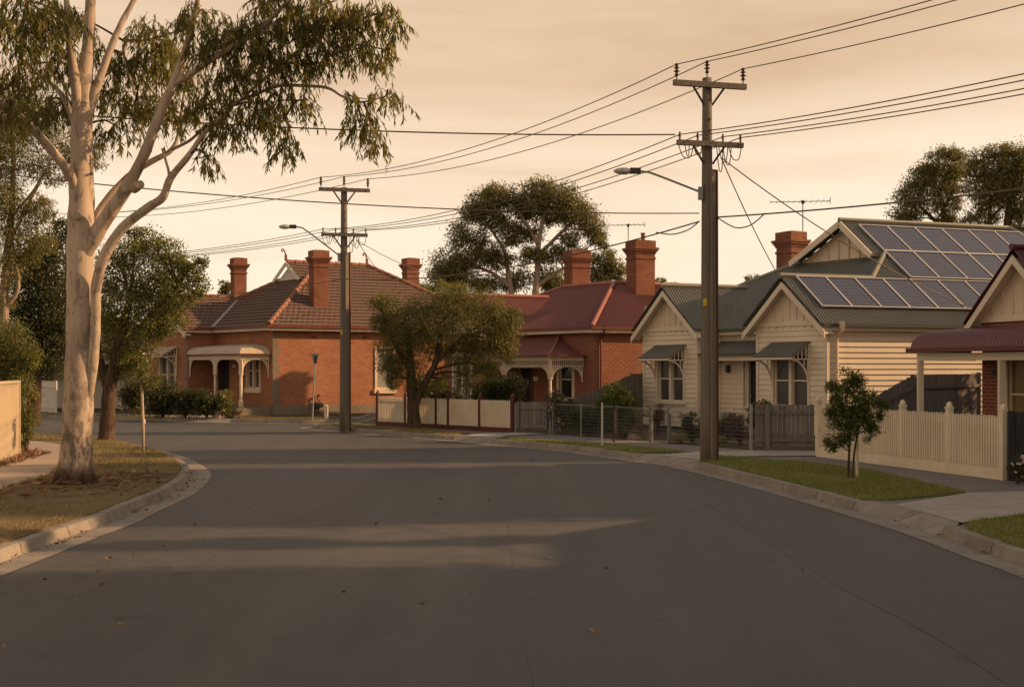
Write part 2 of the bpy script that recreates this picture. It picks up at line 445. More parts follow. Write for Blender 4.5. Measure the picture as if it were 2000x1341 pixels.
# ------------------------------------------------------------------ ground, roads, kerbs
def flat(name, pts, z, mat, skirt=0.0, kind='structure'):
    mb = MB(); P = [Vector((p[0], p[1], z)) for p in pts]
    mb.poly(P)
    a = sum(P[i].x*P[(i+1) % len(P)].y - P[(i+1) % len(P)].x*P[i].y for i in range(len(P)))
    if a < 0: mb.f[0] = mb.f[0][::-1]
    if skirt:
        for i in range(len(P)):
            a, b = P[i], P[(i+1) % len(P)]
            mb.poly([a - Vector((0,0,skirt)), b - Vector((0,0,skirt)), b, a])
    return struct(mb.build(name, mat, loc=(0,0,0), uv=False), kind)
def dense(pl, step=.3):
    c = catmull([Vector((p[0], p[1], 0)) for p in pl], 14)
    out = [c[0]]; acc = 0
    for a, b in zip(c, c[1:]):
        L = (b-a).length; t = step - acc
        while t <= L:
            out.append(a + (b-a)*(t/L)); t += step
        acc = L - (t - step)
    return out
def offs(pl, d, side):
    out = []
    for i, p in enumerate(pl):
        t = (pl[min(i+1, len(pl)-1)] - pl[max(i-1, 0)]).normalized()
        out.append(p + Vector((t.y, -t.x, 0))*side*d)
    return out
def layback(pl, gaps):
    idx = lambda q: min(range(len(pl)), key=lambda i: (pl[i]-Vector((q[0], q[1], 0))).length)
    g = [sorted((idx(a), idx(b))) for a, b in gaps]
    lay = []
    for i in range(len(pl)):
        k = 0
        for a, b in g:
            k = max(k, min(1, max(0, 1 + min(i-a, b-i)/2.0)))
        lay.append(k)
    return lay
def kerb(pl, side, gaps, label):
    lay = layback(pl, gaps)
    prof = [(0, 0, .006, .006), (.40, .40, .0, .0), (.435, .78, .128, .125), (.455, .80, .135, .133), (.59, .93, .135, .133), (.60, .94, .05, .05)]
    rows = []
    off = {}
    for k, (o0, o1, z0, z1) in enumerate(prof):
        a = offs(pl, o0, side); b = offs(pl, o1, side)
        rows.append([lerp(p, q, t) + Vector((0, 0, lerp(z0, z1, t))) for p, q, t in zip(a, b, lay)])
    mb = MB(); i = 0; seg = 5
    while i < len(pl)-1:
        j = min(i+seg, len(pl)-1)
        part = []
        for r in rows:
            q = r[i:j+1]; d = (q[1]-q[0]).normalized(); e = (q[-1]-q[-2]).normalized()
            jit = RND.uniform(-.004, .004)
            q = [q[0]+d*.009] + q[1:-1] + [q[-1]-e*.009]
            part.append([x + Vector((0, 0, jit if x.z > .1 else 0)) for x in q])
        mb.grid(part if side > 0 else part[::-1])
        i = j
    o = mb.build('kerb', M['kerb'], loc=(0,0,0), uv=False)
    return struct(o)
def inside(px, py, poly):
    r = np.zeros(len(px), bool); n = len(poly)
    for i in range(n):
        x0, y0 = poly[i][0], poly[i][1]; x1, y1 = poly[(i+1) % n][0], poly[(i+1) % n][1]
        c = (y0 > py) != (y1 > py)
        with np.errstate(divide='ignore', invalid='ignore'):
            r ^= c & (px < (x1-x0)*(py-y0)/(y1-y0) + x0)
    return r
def scatter(poly, n):
    a = np.array([(p[0], p[1]) for p in poly]); lo, hi = a.min(0), a.max(0)
    q = NR.uniform(lo, hi, (n, 2)); return q[inside(q[:,0], q[:,1], poly)]
def quads_mesh(name, V, mats, parent=None, loc=None, kind=None):
    """V: (n,4,3) array of quads"""
    n = len(V); me = bpy.data.meshes.new(name)
    o = ORG[parent.name] if parent is not None else Vector(loc if loc is not None else (0,0,0))
    v = (V.reshape(-1, 3) - np.array(o)).astype(np.float32)
    me.vertices.add(n*4); me.vertices.foreach_set('co', v.ravel())
    me.loops.add(n*4); me.loops.foreach_set('vertex_index', np.arange(n*4, dtype=np.int32))
    me.polygons.add(n); me.polygons.foreach_set('loop_start', np.arange(0, n*4, 4, dtype=np.int32))
    me.polygons.foreach_set('loop_total', np.full(n, 4, dtype=np.int32))
    me.update(calc_edges=True); me.validate()
    for m in (mats if isinstance(mats, (list, tuple)) else [mats]): me.materials.append(m)
    ob = bpy.data.objects.new(name, me); COL.objects.link(ob)
    if parent is not None: ob.parent = parent
    else: ob.location = o
    ORG[ob.name] = o
    if kind: ob['kind'] = kind
    return ob
def unit(a): return a/np.maximum(np.linalg.norm(a, axis=1, keepdims=True), 1e-9)
def leaves(base, dirs, L, Wd, size_var=.35):
    n = len(base); dirs = unit(dirs)
    side = unit(np.cross(dirs, NR.normal(size=(n,3))))
    k = (1 + NR.uniform(-size_var, size_var, (n,1)))
    l = L*k; w = Wd*k*.5
    nrm = np.cross(dirs, side)
    mid = base + dirs*l*.45 + nrm*l*NR.uniform(-.12, .12, (n,1))
    return np.stack([base, mid + side*w, base + dirs*l, mid - side*w], 1)
def grass(name, poly, z, n, hmin, hmax, mat, wid=.012, patchy=0.0):
    q = scatter(poly, n)
    if patchy:
        f = np.sin(q[:,0]*2.1 + np.sin(q[:,1]*1.3)*1.5) + np.sin(q[:,1]*1.7 + q[:,0]*.6) + NR.normal(0, .8, len(q))
        f = f - 3.2*np.exp(-(((q[:,0]+7.4)/1.8)**2 + ((q[:,1]-20.2)/2.4)**2))
        q = q[f > -1.2 + patchy]
    e = []                                   # ragged edge: tufts creeping over the border
    for a_, b_ in zip(poly, list(poly[1:]) + [poly[0]]):
        L = math.hypot(b_[0]-a_[0], b_[1]-a_[1])
        if L > 6: continue
        m = int(L*95); f = NR.random((m,1)); c = np.array((a_[0], a_[1]))*(1-f) + np.array((b_[0], b_[1]))*f
        c = c + NR.normal(0, .045, c.shape); e.append(c[np.sin(c[:,0]*5.1+c[:,1]*6.3) + NR.normal(0,.7,m) > -.4])
    n0 = len(q)
    if e: q = np.concatenate([q] + e)
    n = len(q); b = np.column_stack([q, np.full(n, z - .005)]); b[n0:,2] -= .035
    d = np.column_stack([NR.normal(0, .55, n), NR.normal(0, .55, n), np.ones(n)])
    h = NR.uniform(hmin, hmax, (n,1))
    d = unit(d); side = unit(np.cross(d, NR.normal(size=(n,3)))); w = wid*(.6 + NR.random((n,1)))
    tip = b + d*h + np.column_stack([NR.normal(0, .3, n), NR.normal(0, .3, n), np.zeros(n)])*h
    V = np.stack([b - side*w*.5, b + side*w*.5, tip + side*w*.12, tip - side*w*.12], 1)
    return quads_mesh(name, V, mat, kind='stuff')

KR = dense([(5.35,-8),(5.35,5),(5.32,12.75),(5.25,14.15),(5.18,16.35),(4.9,18.8),(4.29,22.9),(3.56,26.7),(2.7,28.85),(.98,32.6),(-1.21,35.5),(-2.36,37.2),(-5.5,41.25),(-7.0,43.2),(-7.65,44.4),(-7.2,45.5),(-5.6,46.4),(-4.3,47.4),(-3.9,50),(-3.9,54),(-1.5,57.4),(10,63.5)])
KL = dense([(-5.38,-8),(-5.38,5),(-5.38,12.9),(-5.36,15.8),(-5.32,17.4),(-5.40,18.9),(-5.52,21.4),(-5.95,24.2),(-6.6,26.6),(-7.92,29.9),(-9.35,32.6),(-10.8,34.9),(-12.4,36.7),(-15.2,38.8),(-24,42.8),(-60,56)])
KF = dense([(-70,75),(-30,57),(-21,53.3),(-15.1,50.2),(-12.5,48.9),(-9.5,48.1),(-7.2,48.3),(-6.0,49.6),(-5.8,53),(-5.5,55.6),(-2,58.9),(8,64.6),(30,77)])
flat('ground', [(-1500,-300),(1500,-300),(1500,3000),(-1500,3000)], -.06, M['earth'])
flat('road', [(-80,-40),(30,-40),(30,90),(-80,90)], 0.0, M['asphalt'])
GR = [((5.0,18.4),(5.17,16.6)), ((3.5,27.0),(2.75,28.9)), ((-2.2,36.9),(-1.3,35.6))]
kerb(KR, 1, GR, 'r')
kerb(KL, -1, [], 'l')
kerb(KF, -1, [((-13.6,49.4),(-11.6,48.6))], 'f')
def sub(pl, y0, y1):
    q = [p for p in pl if y0 <= p.y <= y1]; return q
kr5 = [lerp(p, q, t) for p, q, t in zip(offs(KR, .5, 1), offs(KR, .86, 1), [min(1, x*2) for x in layback(KR, GR)])]; kl5 = offs(KL, .5, -1); kf5 = [lerp(p, q, t) for p, q, t in zip(offs(KF, .5, -1), offs(KF, .86, -1), [min(1, x*2) for x in layback(KF, [((-13.6,49.4),(-11.6,48.6))])])]
flat('garden_ground', kr5 + [V3(120,120,0), V3(120,-8,0)], .112, M['earth'])
flat('garden_ground', kl5 + [V3(-90,56,0), V3(-90,-8,0)], .112, M['earth'])
flat('garden_ground', kf5 + [V3(140,140,0), V3(140,260,0), V3(-160,260,0), V3(-160,75,0)], .112, M['earth'])
i45 = max(i for i, p in enumerate(KR) if p.y < 45 and p.x < -7) 
flat('footpath', kr5[:i45] + [V3(-5.4,45.0,0), V3(-4.85,44.25,0), V3(.0,39.35,0), V3(1.25,38.6,0), V3(6.0,31.0,0), V3(7.65,30.7,0), V3(7.3,28.7,0), V3(9.2,22.8,0), V3(9.55,15,0), V3(9.6,-8,0)], .117, M['path_tar'])
flat('driveway', [q for q in offs(KR, .8, 1) if 16.3 < q.y < 18.7] + [V3(*q, 0) for q in ((7.5,20.25),(9.0,20.6),(9.3,18.4),(7.72,17.75))], .138, M['drive'])
flat('driveway', [V3(*q, 0) for q in ((4.85,28.5),(7.1,28.75),(7.55,30.45),(5.97,30.65),(4.35,30.05))] + [q for q in offs(KR, .8, 1) if 27.0 < q.y < 29.0 and q.x < 5][::-1], .138, M['drive'])
flat('driveway', [V3(*q, 0) for q in ((-.25,36.9),(1.2,38.45),(.12,39.2),(-1.0,38.35))] + [q for q in offs(KR, .8, 1) if 35.7 < q.y < 37.3 and -3 < q.x < 0][::-1], .138, M['drive'])
flat('driveway', [(-13.4,50.3),(-11.6,49.6),(-11.9,51.6),(-12.6,54.0),(-14.1,53.6)], .138, M['drive'])
flat('footpath', [(-30,58.6),(-21,55.2),(-14.3,52.0),(-14.3,53.2),(-21,56.5),(-30,60)], .121, M['path'])
flat('footpath', [(-11.5,50.6),(-9.3,50.0),(-6.4,50.3),(-6.5,51.8),(-9.5,51.5),(-11.5,52.2)], .121, M['path'])
krb = offs(KR, .60, 1); klb = offs(KL, .60, -1); kfb = offs(KF, .6, -1)
VR0 = [p for p in krb if p.y < 15.9] + [V3(6.1,16.35,0), V3(7.72,17.5,0), V3(7.8,15,0), V3(7.8,-8,0)]
VR1 = [p for p in krb if 19.15 < p.y < 26.5] + [V3(4.15,27.1,0), V3(4.73,28.35,0), V3(6.19,27.0,0), V3(7.14,24.5,0), V3(7.45,20.2,0), V3(5.9,19.2,0)]
VR2 = [p for p in krb if 29.5 < p.y < 35.2 and p.x < 4] + [V3(-.6,36.2,0), V3(2.74,32.9,0), V3(4.4,29.95,0)]
VR3 = [p for p in krb[:i45] if 37.6 < p.y] + [V3(-6.3,44.8,0), V3(-5.76,43.9,0), V3(-2.92,41.4,0), V3(-1.3,38.3,0)]
VL = [p for p in klb if p.y < 37.6] + [V3(-15.0,38.3,0), V3(-15.3,36.7,0), V3(-12.2,33.1,0), V3(-10.2,29,0), V3(-8.9,23.5,0), V3(-8.66,20.8,0), V3(-8.66,-8,0)]
VF0 = [p for p in kfb if -34 < p.x < -14.4] + [V3(-14.4,51.9,0), V3(-21,55.1,0), V3(-34,60.3,0)]
VF1 = [p for p in kfb if -11 < p.x < -7.2 and p.y < 50] + [V3(-6.5,50.2,0), V3(-9.3,49.9,0), V3(-11,50.3,0)]
for nm, pl, m in (('nature_strip', VR0, 'lawn'), ('nature_strip', VR1, 'lawn'), ('nature_strip', VR2, 'lawn'), ('nature_strip', VR3, 'dry_lawn'), ('nature_strip', VL, 'dry_lawn'), ('nature_strip', VF0, 'dry_lawn'), ('nature_strip', VF1, 'dry_lawn')):
    flat(nm, pl, .15, M[m], .05)
grass('grass', [p for p in VR0 if p.y > 7.5] + [V3(7.8,7.5,0), V3(5.95,7.5,0)], .15, 26000, .03, .075, M['grassblade'], .011, .55)
grass('grass', VR1, .15, 48000, .02, .085, M['grassblade'], .012, .55)
grass('grass', VR2, .15, 22000, .03, .07, M['grassblade'], .015, .5)
grass('grass', VR3, .15, 16000, .03, .07, M['dryblade'], .016, .5)
VLn = [p for p in VL if p.y > 8] + [V3(-8.66,8,0)]
grass('grass', VLn, .15, 90000, .03, .09, M['dryblade'], .012, .9)
grass('grass', VF0, .15, 9000, .04, .09, M['dryblade'], .025)
grass('grass', VF1, .15, 5000, .04, .08, M['dryblade'], .025)
# left footpath, laid as separate concrete bays
A_ = dense([(-8.68,-6),(-8.68,10),(-8.68,20.8),(-8.95,23.5),(-10.25,29),(-12.25,33.1),(-15.4,36.6)], .1)
mb = MB(); B_ = offs(A_, 1.65, -1); i = 0
while i < len(A_)-1:
    j = min(i+16, len(A_)-1)
    a, b = A_[i:j+1], B_[i:j+1]
    d0 = (a[1]-a[0]).normalized()*.012
    a = [a[0]+d0] + a[1:]; b = [b[0]+d0] + b[1:]
    zz = .148 + RND.uniform(-.002, .002)
    mb.grid([[p + V3(0,0,.1) for p in a], [p + V3(0,0,zz) for p in a], [p + V3(0,0,zz) for p in b], [p + V3(0,0,.1) for p in b]]); i = j
struct(mb.build('footpath', M['lpath'], loc=(0,0,0), uv=False))
# old seams and cracks in the asphalt
mb = MB()
def ribbon(pts, w, z=.004):
    c = catmull([Vector((p[0], p[1], z)) for p in pts], 8)
    c = [p + V3(RND.uniform(-.02,.02), RND.uniform(-.02,.02), 0) for p in c]
    w2 = [w*RND.uniform(.4, 1) for _ in c]
    a = [p + Vector(((c[min(i+1,len(c)-1)]-c[max(i-1,0)]).y, -(c[min(i+1,len(c)-1)]-c[max(i-1,0)]).x, 0)).normalized()*w2[i] for i, p in enumerate(c)]
    mb.grid([c, a])
ribbon([G(1040,1341,0), G(1020,1200,0), G(1000,1090,0), G(985,1000,0), G(940,935,0), G(870,905,0)], .010)
ribbon([G(1960,1330,0), G(1800,1230,0), G(1650,1150,0), G(1500,1060,0), G(1380,985,0), G(1260,945,0), G(1100,905,0)], .012)
ribbon([G(620,912,0), G(600,925,0), G(560,905,0), G(520,893,0)], .02)
ribbon([G(1960,1005,0), G(1750,985,0), G(1600,985,0)], .012)
n_ = N('bitumen_seam'); n_.principled((.055,.053,.05), .6, spec=.5); M['seam'] = n_.m
struct(mb.build('road_seams', M['seam'], loc=(0,0,0), uv=False))
# fallen leaves in the gutters and on the road
pts = []
for pl, sd, y0, y1, n in ((KL, -1, 10, 27, 420), (KR, 1, 10, 34, 110)):
    q = [p for p in offs(pl, .34, sd) if y0 < p.y < y1]
    for _ in range(n):
        p = RND.choice(q); c = .5 + .5*math.sin(p.y*2.7)*math.sin(p.y*1.1)
        if RND.random() < c: pts.append((p.x + RND.gauss(0, .07), p.y + RND.gauss(0, .12), .018))
for _ in range(60): pts.append((RND.uniform(-5, 5), RND.uniform(8, 30), .012))
for _ in range(36): pts.append((RND.gauss(-4.3, .45), RND.gauss(14, 2.0), .012))
p = np.array(pts); d = NR.normal(size=p.shape); d[:,2] *= .15
quads_mesh('fallen_leaves', leaves(p, d, .052, .024, .5), M['litter'], kind='stuff')
q = scatter([(-8.6,19),(-6.2,19),(-6.3,23.5),(-8.4,24.5),(-8.6,23)], 900)
q = q[np.hypot(q[:,0]+7.8, q[:,1]-21.6) < NR.gamma(2, .9, len(q))]
p = np.column_stack([q, np.full(len(q), .185)]); d = NR.normal(size=p.shape); d[:,2] *= .2
quads_mesh('bark_litter', leaves(p, d, .2, .035, .6), M['litter'], kind='stuff')
q = scatter([(-10.75,24),(-10.35,24),(-11.0,29.2),(-12.0,30.3),(-12.1,29.2)], 5000)
p = np.column_stack([q, NR.uniform(.13, .2, len(q))]); d = NR.normal(size=p.shape); d[:,2] = abs(d[:,2])*.4
quads_mesh('leaf_litter', leaves(p, d, .13, .02, .5), M['litter'], kind='stuff')

# ------------------------------------------------------------------ plants
def blob(px, py, rx, ry, Y, dy=0.0, n=None):
    c = W(px, py, Y+dy); k = (Y+dy)/FP
    return (np.array(c), np.array((rx*k, max(rx, ry)*k*.9, ry*k)), n)
def crown_quads(blobs, dens, L, Wd, droop=.5, cl=.3, out=.6):
    """leaf quads in loose clumps through each blob; dens = leaves per square metre of its outline"""
    res = []
    for c, r, n in blobs:
        n = n or max(30, int(5.6*dens*math.pi*r[0]*r[2]))
        K = max(6, n//60)
        d = unit(NR.normal(size=(K,3))); rad = NR.random((K,1))**.38
        cc = c + d*rad*r
        w = NR.choice(K, n, p=None)
        s = cl*min(r[0], r[2])
        p = cc[w] + NR.normal(size=(n,3))*np.array((s, s, s*.75))
        dr = NR.normal(size=(n,3))*.7 + unit(p - c)*out + np.array((0,0,-droop))
        res.append(leaves(p, dr, L, Wd))
    return np.concatenate(res)
def limb_net(mb, roots, blobs, r0, r1, k=5, sides=5):
    """boughs from the nearest given limb point out to every blob, with a few twigs"""
    for c, r, n in blobs:
        c = Vector(c)
        a = min(roots, key=lambda q: (Vector(q)-c).length + max(0, q[2]-c.z)*2)
        a = Vector(a); m = lerp(a, c, .5) + V3(RND.gauss(0,.1), RND.gauss(0,.1), .12*(c-a).length)
        L = catmull([a, m, c], k)
        mb.tube(L, [lerp(r0, r1, i/(len(L)-1)) for i in range(len(L))], sides, False)
        for _ in range(5):
            e = c + Vector(tuple(r*NR.normal(size=3)*.45))
            s = L[RND.randrange(len(L)//2, len(L))]
            mm = lerp(s, e, .5) + V3(0,0,.06)
            mb.tube(catmull([s, mm, e], 3), [lerp(r1*.8, r1*.25, i/6) for i in range(7)], 4, False)
def make_tree(name, label, cat, base, limbs, blobs, leaf, bark, dens, L, Wd, droop=.5, cl=.3, net=(.05,.02), sides=10, group=None):
    """limbs: list of (points, radii)"""
    t = thing(name, label, cat, base, group)
    mb = MB(); roots = []
    for P, Rr in limbs:
        c = catmull(P, 5); n = len(P)-1
        rad = []
        for i in range(len(c)):
            f = i/5; k = min(int(f), n-1); rad.append(lerp(Rr[k], Rr[k+1], f-k)*(1+.05*math.sin(i*1.7)))
        mb.tube(c, rad, sides, True); roots += [tuple(q) for q in c[len(c)//3:]]
    limb_net(mb, roots, blobs, net[0], net[1])
    mb.build('trunk', bark, t, smooth=True, uv=False)
    quads_mesh('crown', crown_quads(blobs, dens, L*.68, Wd*.7, droop, cl), leaf, t)
    return t
def shrub(name, label, px, py, w, h, leaf='darkleaf', dens=900, L=.09, Wd=.04, cat='shrub', Y=None, z=GZ, n=5, droop=.2, group=None, flowers=0):
    """px, py: foot in the photo; w, h in photo pixels"""
    b = G(px, py, z) if Y is None else V3((px-1000)/FP*Y, Y, z)
    k = b.y/FP; w *= k; h *= k
    t = thing(name, label, cat, b, group); mb = MB(); bl = []
    for i in range(n):
        c = b + V3(RND.uniform(-.32,.32)*w, RND.uniform(-.3,.3)*w, RND.uniform(.35,.72)*h)
        r = np.array((w*.26, w*.26, h*.27)); bl.append((np.array(c), r, None))
        mb.tube([b + V3(RND.uniform(-.04,.04), RND.uniform(-.04,.04), -.02), lerp(b, c, .5) + V3(0,0,.05), c], [.02,.014,.006], 5)
    bl.append((np.array(b + V3(0,0,.45*h)), np.array((w*.36, w*.33, h*.4)), None))
    mb.build('stem', M['bark'], t, uv=False)
    quads_mesh('foliage', crown_quads(bl, dens, L*.72, Wd*.72, droop, .3), M[leaf], t)
    if flowers:
        c = np.array(b + V3(0,0,.5*h)); d = unit(NR.normal(size=(flowers,3))); d[:,1] = -abs(d[:,1])
        p = c + d*np.array((w*.45, w*.45, h*.42))
        for q in p:
            q = np.repeat(q[None], 5, 0); quads_mesh('flower', leaves(q, NR.normal(size=q.shape), .05, .045), M['flower'], t)
    return t
# ------------------------------------------------------------------ house parts
def window(par, wl, u0, u1, z0, z1, pane='blind', cols=1, arch=.09, fm='trim', sill=.09, sillmat=None, rail=.5):
    mb = MB(); b = wl.box
    b(mb, u0-arch, u0, -.02, .045, z0, z1+arch); b(mb, u1, u1+arch, -.02, .045, z0, z1+arch); b(mb, u0, u1, -.02, .045, z1, z1+arch)
    for k in range(cols):
        a = lerp(u0, u1, k/cols) + .001; c = lerp(u0, u1, (k+1)/cols) - .001
        st = .05
        b(mb, a, a+st, -.085, -.03, z0, z1); b(mb, c-st, c, -.085, -.03, z0, z1)
        b(mb, a+st, c-st, -.085, -.03, z0, z0+.07); b(mb, a+st, c-st, -.085, -.03, z1-.05, z1)
        zm = lerp(z0, z1, rail); b(mb, a+st, c-st, -.085, -.035, zm-.022, zm+.022)
        if k: b(mb, a-.06, a+.06, -.09, .04, z0, z1)
    w = mb.build('window', M[fm], par)
    mb = MB(); b(mb, u0, u1, -.118, -.09, z0, z1); mb.build('pane', M[pane], w)
    if sill:
        mb = MB(); b(mb, u0-arch-.05, u1+arch+.05, -.02, .1, z0-sill, z0-.002); mb.build('sill', M[sillmat or fm], w)
    return w
def door(par, wl, u0, u1, z0, z1, fm='trim', arch=.08):
    mb = MB(); b = wl.box
    b(mb, u0-.002, u1+.002, -.11, -.06, z0, z1)
    for k in (.18, .56):
        b(mb, lerp(u0, u1, .15), lerp(u0, u1, .85), -.06, -.05, lerp(z0, z1, k), lerp(z0, z1, k+.3))
    d = mb.build('door', M['door'], par)
    mb = MB(); b(mb, u0-arch, u0, -.02, .04, z0, z1+arch); b(mb, u1, u1+arch, -.02, .04, z0, z1+arch); b(mb, u0, u1, -.02, .04, z1, z1+arch)
    mb.build('frame', M[fm], d)
    mb = MB(); c = wl.p(u0+.1, -.02, lerp(z0, z1, .45)); mb.tube([c, c + V3(wl.n.x, wl.n.y, 0)*.06], .03, 8); mb.build('handle', M['galv'], d)
    return d
def awning(par, wl, u0, u1, zt, zf, proj, rm, tm='trim'):
    mb = MB(); p = wl.p
    lo = [p(u0-.05, proj, zf), p(u1+.05, proj, zf), p(u1+.05, .0, zt), p(u0-.05, .0, zt)]
    corrugate(mb, lo, .1, .008)
    mb.poly([q - V3(0,0,.03) for q in lo][::-1])
    aw = mb.build('window_awning', M[rm], par)
    mb = MB()
    mb.beam(p(u0-.06, proj-.03, zf-.055), p(u1+.06, proj-.03, zf-.055), .035, .075)
    mb.build('fascia', M[tm], aw)
    for u in (u0, u1):
        mb = MB(); B = lambda w0, z0, w1, z1, s=.04: mb.beam(p(u, w0, z0), p(u, w1, z1), s, s)
        B(.01, zt-.05, proj-.02, zf-.045); B(.02, zf-.08, proj-.03, zf-.08); B(.03, zt-.05, .03, zf-.95, .05)
        k = 5
        for i in range(1, k):
            w = proj*i/k; B(w, zf-.08, w, lerp(zt, zf, i/k)-.06, .028)
        arc = [(proj*.86*math.sin(a), zf-.95 + .87*(1-math.cos(a))) for a in [math.pi/2*i/8 for i in range(9)]]
        arc = [(proj*.86*(1-math.cos(a))+.03, zf-.95+.85*math.sin(a)) for a in [math.pi/2*i/8 for i in range(9)]]
        for q, r in zip(arc, arc[1:]): B(q[0], q[1], r[0], r[1], .045)
        for i in range(1, 4):
            q = arc[i*2]; B(q[0], q[1], q[0], zf-.08, .026)
        mb.build('bracket', M[tm], aw)
    return aw
def chimney(par, c, ax, w, d, zb, zt, mat='chim', pot=False, name='chimney', flash=None):
    mb = MB(); ax = Vector(ax).normalized(); fr = Fr((c[0], c[1]), ax, (-ax.y, ax.x))
    def ring(e, z0, z1): mb.fbox(fr, -w/2-e, w/2+e, -d/2-e, d/2+e, z0, z1)
    ring(0, zb, zt-.001); ring(.035, zt-.78, zt-.70); ring(.03, zt-.56, zt-.50)
    ring(.06, zt-.50, zt-.44); ring(.1, zt-.44, zt-.37); ring(.135, zt-.37, zt-.29); ring(.03, zt-.29, zt+.0)
    ring(-.12, zt, zt+.03)
    o = mb.build(name, M[mat], par)
    if pot:
        mb = MB(); mb.lathe((c[0]+.12*ax.x, c[1]+.12*ax.y, zt+.02), [(.11,0),(.09,.05),(.085,.28),(.11,.3),(.11,.33),(.07,.33),(.07,.1)], 12); mb.build('chimney_pot', M['chim'], o)
    if flash:
        mb = MB(); mb.fbox(fr, -w/2-.05, w/2+.05, -d/2-.06, -d/2+.02, flash-.02, flash+.1); mb.build('flashing', M['flash'], o)
    return o
def caps(par, segs, r, mat, name='ridge_cap', bumpy=False):
    for a, b in segs:
        mb = MB(); a = Vector(a); b = Vector(b); n = max(2, int((b-a).length/.4))
        if bumpy:
            for i in range(n):
                p = lerp(a, b, i/n); q = lerp(a, b, (i+1.08)/n); mb.tube([p, q], [r*1.18, r*.92], 9)
        else: mb.tube([a, b], r, 8)
        mb.build(name, M[mat], par, smooth=False)
def eaves(par, pts, fm, gm, fz=(-.21,-.09), gz=(-.09,.015), closed=False):
    """pts: roof edge corners, walked with the house on the left"""
    P = [Vector(p) for p in pts]; mf = MB(); mg = MB(); n = len(P)
    rng = range(n if closed else n-1)
    def mitre(i):
        a = (P[i]-P[i-1]) if (i > 0 or closed) else (P[1]-P[0])
        b = (P[(i+1) % n]-P[i]) if (i < n-1 or closed) else (P[n-1]-P[n-2])
        a = Vector((a.y, -a.x, 0)).normalized(); b = Vector((b.y, -b.x, 0)).normalized()
        m = (a+b).normalized(); return m/max(.4, m.dot(a))
    for i in rng:
        j = (i+1) % n; mi, mj = mitre(i), mitre(j); a, b = P[i], P[j]
        for mb, o0, o1, zz in ((mf, -.03, .0, fz), (mg, .004, .1, gz)):
            q = [a+mi*o1, b+mj*o1, b+mj*o0, a+mi*o0]
            mb.hexa([x+V3(0,0,zz[0]) for x in q] + [x+V3(0,0,zz[1]) for x in q])
        # boxed soffit back to the wall
        q = [a-mi*.03, b-mj*.03, b-mj*.45, a-mi*.45]
        mf.hexa([x+V3(0,0,fz[0]+.01) for x in q] + [x+V3(0,0,fz[0]+.025) for x in q])
    mf.build('fascia', M[fm], par); mg.build('gutter', M[gm], par)
def verandah_roof(par, P, A, B, h, hipL, hipR, mat, per=.11, amp=.011, name='verandah_roof'):
    """P(a,b,z): a along the front edge, b from the front edge to the wall; h(d): height at distance d from an open edge"""
    mb = MB(); da = per/6; na = int(A/da); db = per/6 if (hipL or hipR) else .06; nb = max(4, int(B/db)); rows = []
    for j in range(nb+1):
        b = B*j/nb; r = []
        for i in range(na+1):
            a = A*i/na; dl = a if hipL else 1e9; dr = A-a if hipR else 1e9
            d = min(b, dl, dr)
            z = h(d) + amp*math.sin(2*math.pi*(a if d == b else b)/per)
            r.append(P(a, b, z))
        rows.append(r)
    mb.grid(rows)
    return mb.build(name, M[mat], par, smooth=True, uv=False)
def turned_post(par, c, z0, z1, w=.13, mat='cream', name='verandah_post', round_=True):
    mb = MB(); x, y = c[0], c[1]; H = z1-z0
    mb.box(x-w/2, x+w/2, y-w/2, y+w/2, z0, z0+.25*(1 if round_ else 0)+.02)
    if round_:
        mb.lathe((x,y,z0), [(w*.55,.25),(w*.58,.3),(w*.38,.36),(w*.36,H*.3),(w*.42,H*.45),(w*.36,H*.62),(w*.34,H*.66),(w*.6,H*.675),(w*.6,H*.69),(w*.42,H*.7)], 12)
        mb.box(x-w*.47, x+w*.47, y-w*.47, y+w*.47, z0+H*.7, z1)
    else: mb.box(x-w/2, x+w/2, y-w/2, y+w/2, z0+.02, z1)
    return mb.build(name, M[mat], par)
def fret(par, a, dirv, zt, sz=.42, hz=.5, mat='cream', th=.035):
    """corner bracket springing from a post at a along dirv"""
    mb = MB(); d = Vector((dirv[0], dirv[1], 0)).normalized(); a = Vector((a[0], a[1], 0))
    def arc(k, w, s0=0, s1=1):
        pts = [a + d*(sz*k*(1-math.cos(t))+.02) + V3(0,0, zt-hz*k + (hz*k-.015)*math.sin(t)) for t in [math.pi/2*lerp(s0, s1, i/9) for i in range(10)]]
        for p, q in zip(pts, pts[1:]): mb.beam(p, q, th, w)
    arc(1, .05); arc(.62, .035)
    for f in (.3, .55, .8):
        t = math.pi/2*f; p = a + d*(sz*(1-math.cos(t))+.02) + V3(0,0, zt-hz + hz*math.sin(t)); q = a + d*(sz*.62*(1-math.cos(t))+.02) + V3(0,0, zt-hz*.62 + hz*.62*math.sin(t))
        mb.beam(p, q, th*.8, .03)
    mb.beam(a + d*.02 + V3(0,0,zt-hz*1.06), a + d*.02 + V3(0,0,zt), th, .04)
    mb.beam(a + V3(0,0,zt-.02), a + d*sz*1.08 + V3(0,0,zt-.02), th, .04)
    return mb.build('fretwork_bracket', M[mat], par)
